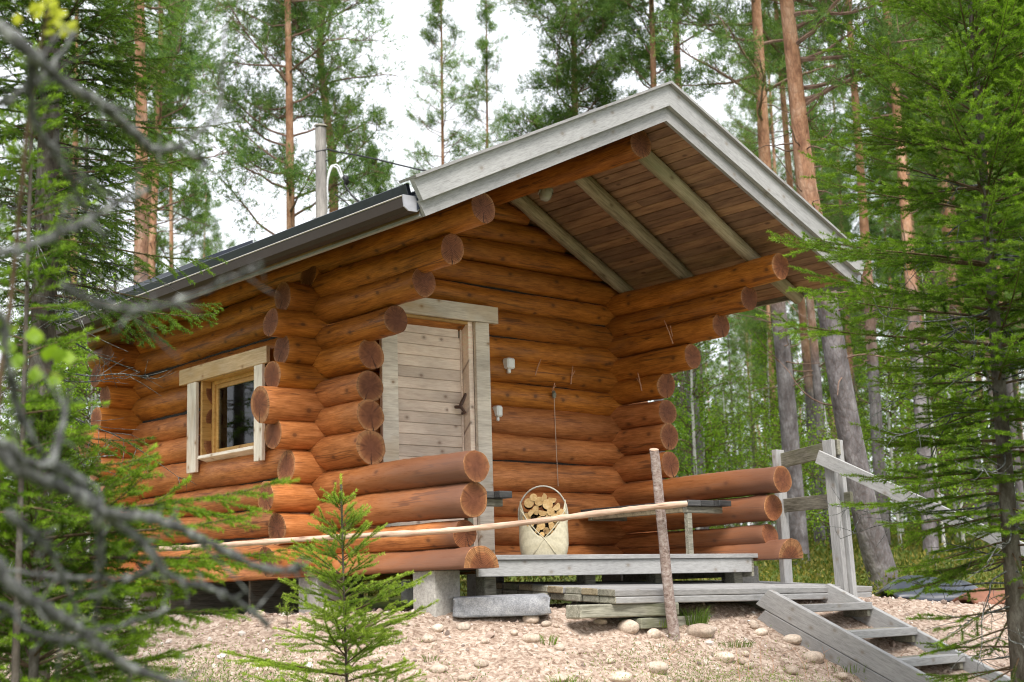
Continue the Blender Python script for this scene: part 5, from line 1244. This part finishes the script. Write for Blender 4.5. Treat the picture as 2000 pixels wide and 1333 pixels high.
# dry stalks
for i, (px, py, hh) in enumerate(((1445, 1330, .30), (1465, 1333, .22), (1490, 1330, .26), (1508, 1320, .24), (1575, 1325, .20), (1620, 1325, .22), (1310, 1300, .16), (1760, 1335, .2))):
    w = ground_depth(px, py); p = at(px, py, w); s = Soup(); r_ = np.random.default_rng(i); z = float(ground_h(p[0], p[1])); a = np.array([p[0], p[1], z-.02])
    P = smoothpath([a, a+[.01*r_.normal(), .01, hh*.5], a+[.05*r_.normal(), .04*r_.normal(), hh]], 10); s.tube(P, np.linspace(.0022, .0009, 10), 4)
    for q in range(6): b_ = P[r_.integers(2, 10)]; d = r_.normal(size=3)*.03+np.array([0, 0, .03]); s.tube(np.stack([b_, b_+d*.5, b_+d]), .0007, 3, cap=False)
    tag(link('dry_stalk', s.mesh('dry_stalk', M_TWIG), None), 'thin dry brown stalk rising from the mossy slope', 'plant', 'dry stalks on the mossy slope')
# needle and twig litter on the slope
r_ = np.random.default_rng(31); n = 16000; s_ = r_.uniform(-4, 4.5, n); w_ = 7+5*r_.uniform(0, 1, n); X = CAM[0]+s_*RTH[0]+w_*FWH[0]; Y = CAM[1]+s_*RTH[1]+w_*FWH[1]
kp = wob(X, Y, 2.3) > -.1; X, Y = X[kp], Y[kp]; n = len(X); D = r_.normal(size=(n, 3)); D[:, 2] *= .12; D /= np.linalg.norm(D, axis=1)[:, None]
so = Soup(); so.needles(np.stack([X, Y, ground_h(X, Y)+.008], 1), D, .03*r_.uniform(.4, 1.6, n), .003, r_); tag(link('litter', so.mesh('litter', M_LITT)), 'brown fallen needles and bits of twig on the gravel', 'litter', kind='stuff')
# undergrowth
def cover(name, n, fn, L, W_, mat, label, seed, up=1.):
    r_ = np.random.default_rng(seed); s_, w_ = fn(r_, n); X = CAM[0]+s_*RTH[0]+w_*FWH[0]; Y = CAM[1]+s_*RTH[1]+w_*FWH[1]; Z = ground_h(X, Y)
    ok = ~((X > -.3) & (X < 3.3) & (Y > -2.3) & (Y < 3.2)); X, Y, Z, w_ = X[ok], Y[ok], Z[ok], w_[ok]; n = len(X)
    k = np.clip(w_/9, .8, 4)
    D = r_.normal(size=(n, 3))*.6+np.array([0, 0, up]); D /= np.linalg.norm(D, axis=1)[:, None]
    so = Soup(); so.leaves(np.stack([X, Y, Z+r_.uniform(0, .10, n)*k*up], 1), D, L*k*r_.uniform(.6, 1.3, n), W_*k, r_, r_.uniform(0, 1, n)**2)
    tag(link(name, so.mesh(name, mat)), label, 'ground cover', kind='stuff')
cover('undergrowth', 140000, lambda r, n: ((r.uniform(-1, 1, n))*np.linspace(6, 26, n), np.linspace(12.8, 46, n)), .034, .017, M_UND, 'green and rusty blueberry undergrowth covering the forest floor', 1)
cover('moss_cover', 26000, lambda r, n: (-2.0+.75*r.normal(size=n), 8.0+.33*r.normal(size=n)), .022, .006, M_GRS, 'yellow-green moss and grass at the lower left of the slope', 2, .7)
cover('moss_cover', 9000, lambda r, n: (1.55+.6*r.normal(size=n), 8.75+.32*r.normal(size=n)), .022, .005, M_GRS, 'thin moss and grass over the slope beside the stairs', 3, .7)
cover('undergrowth', 24000, lambda r, n: (r.uniform(-5, 6, n), r.uniform(3.5, 7.6, n)), .035, .015, M_UND, 'low plants on the ground at the foot of the slope', 4)
print('objects', len(bpy.data.objects))
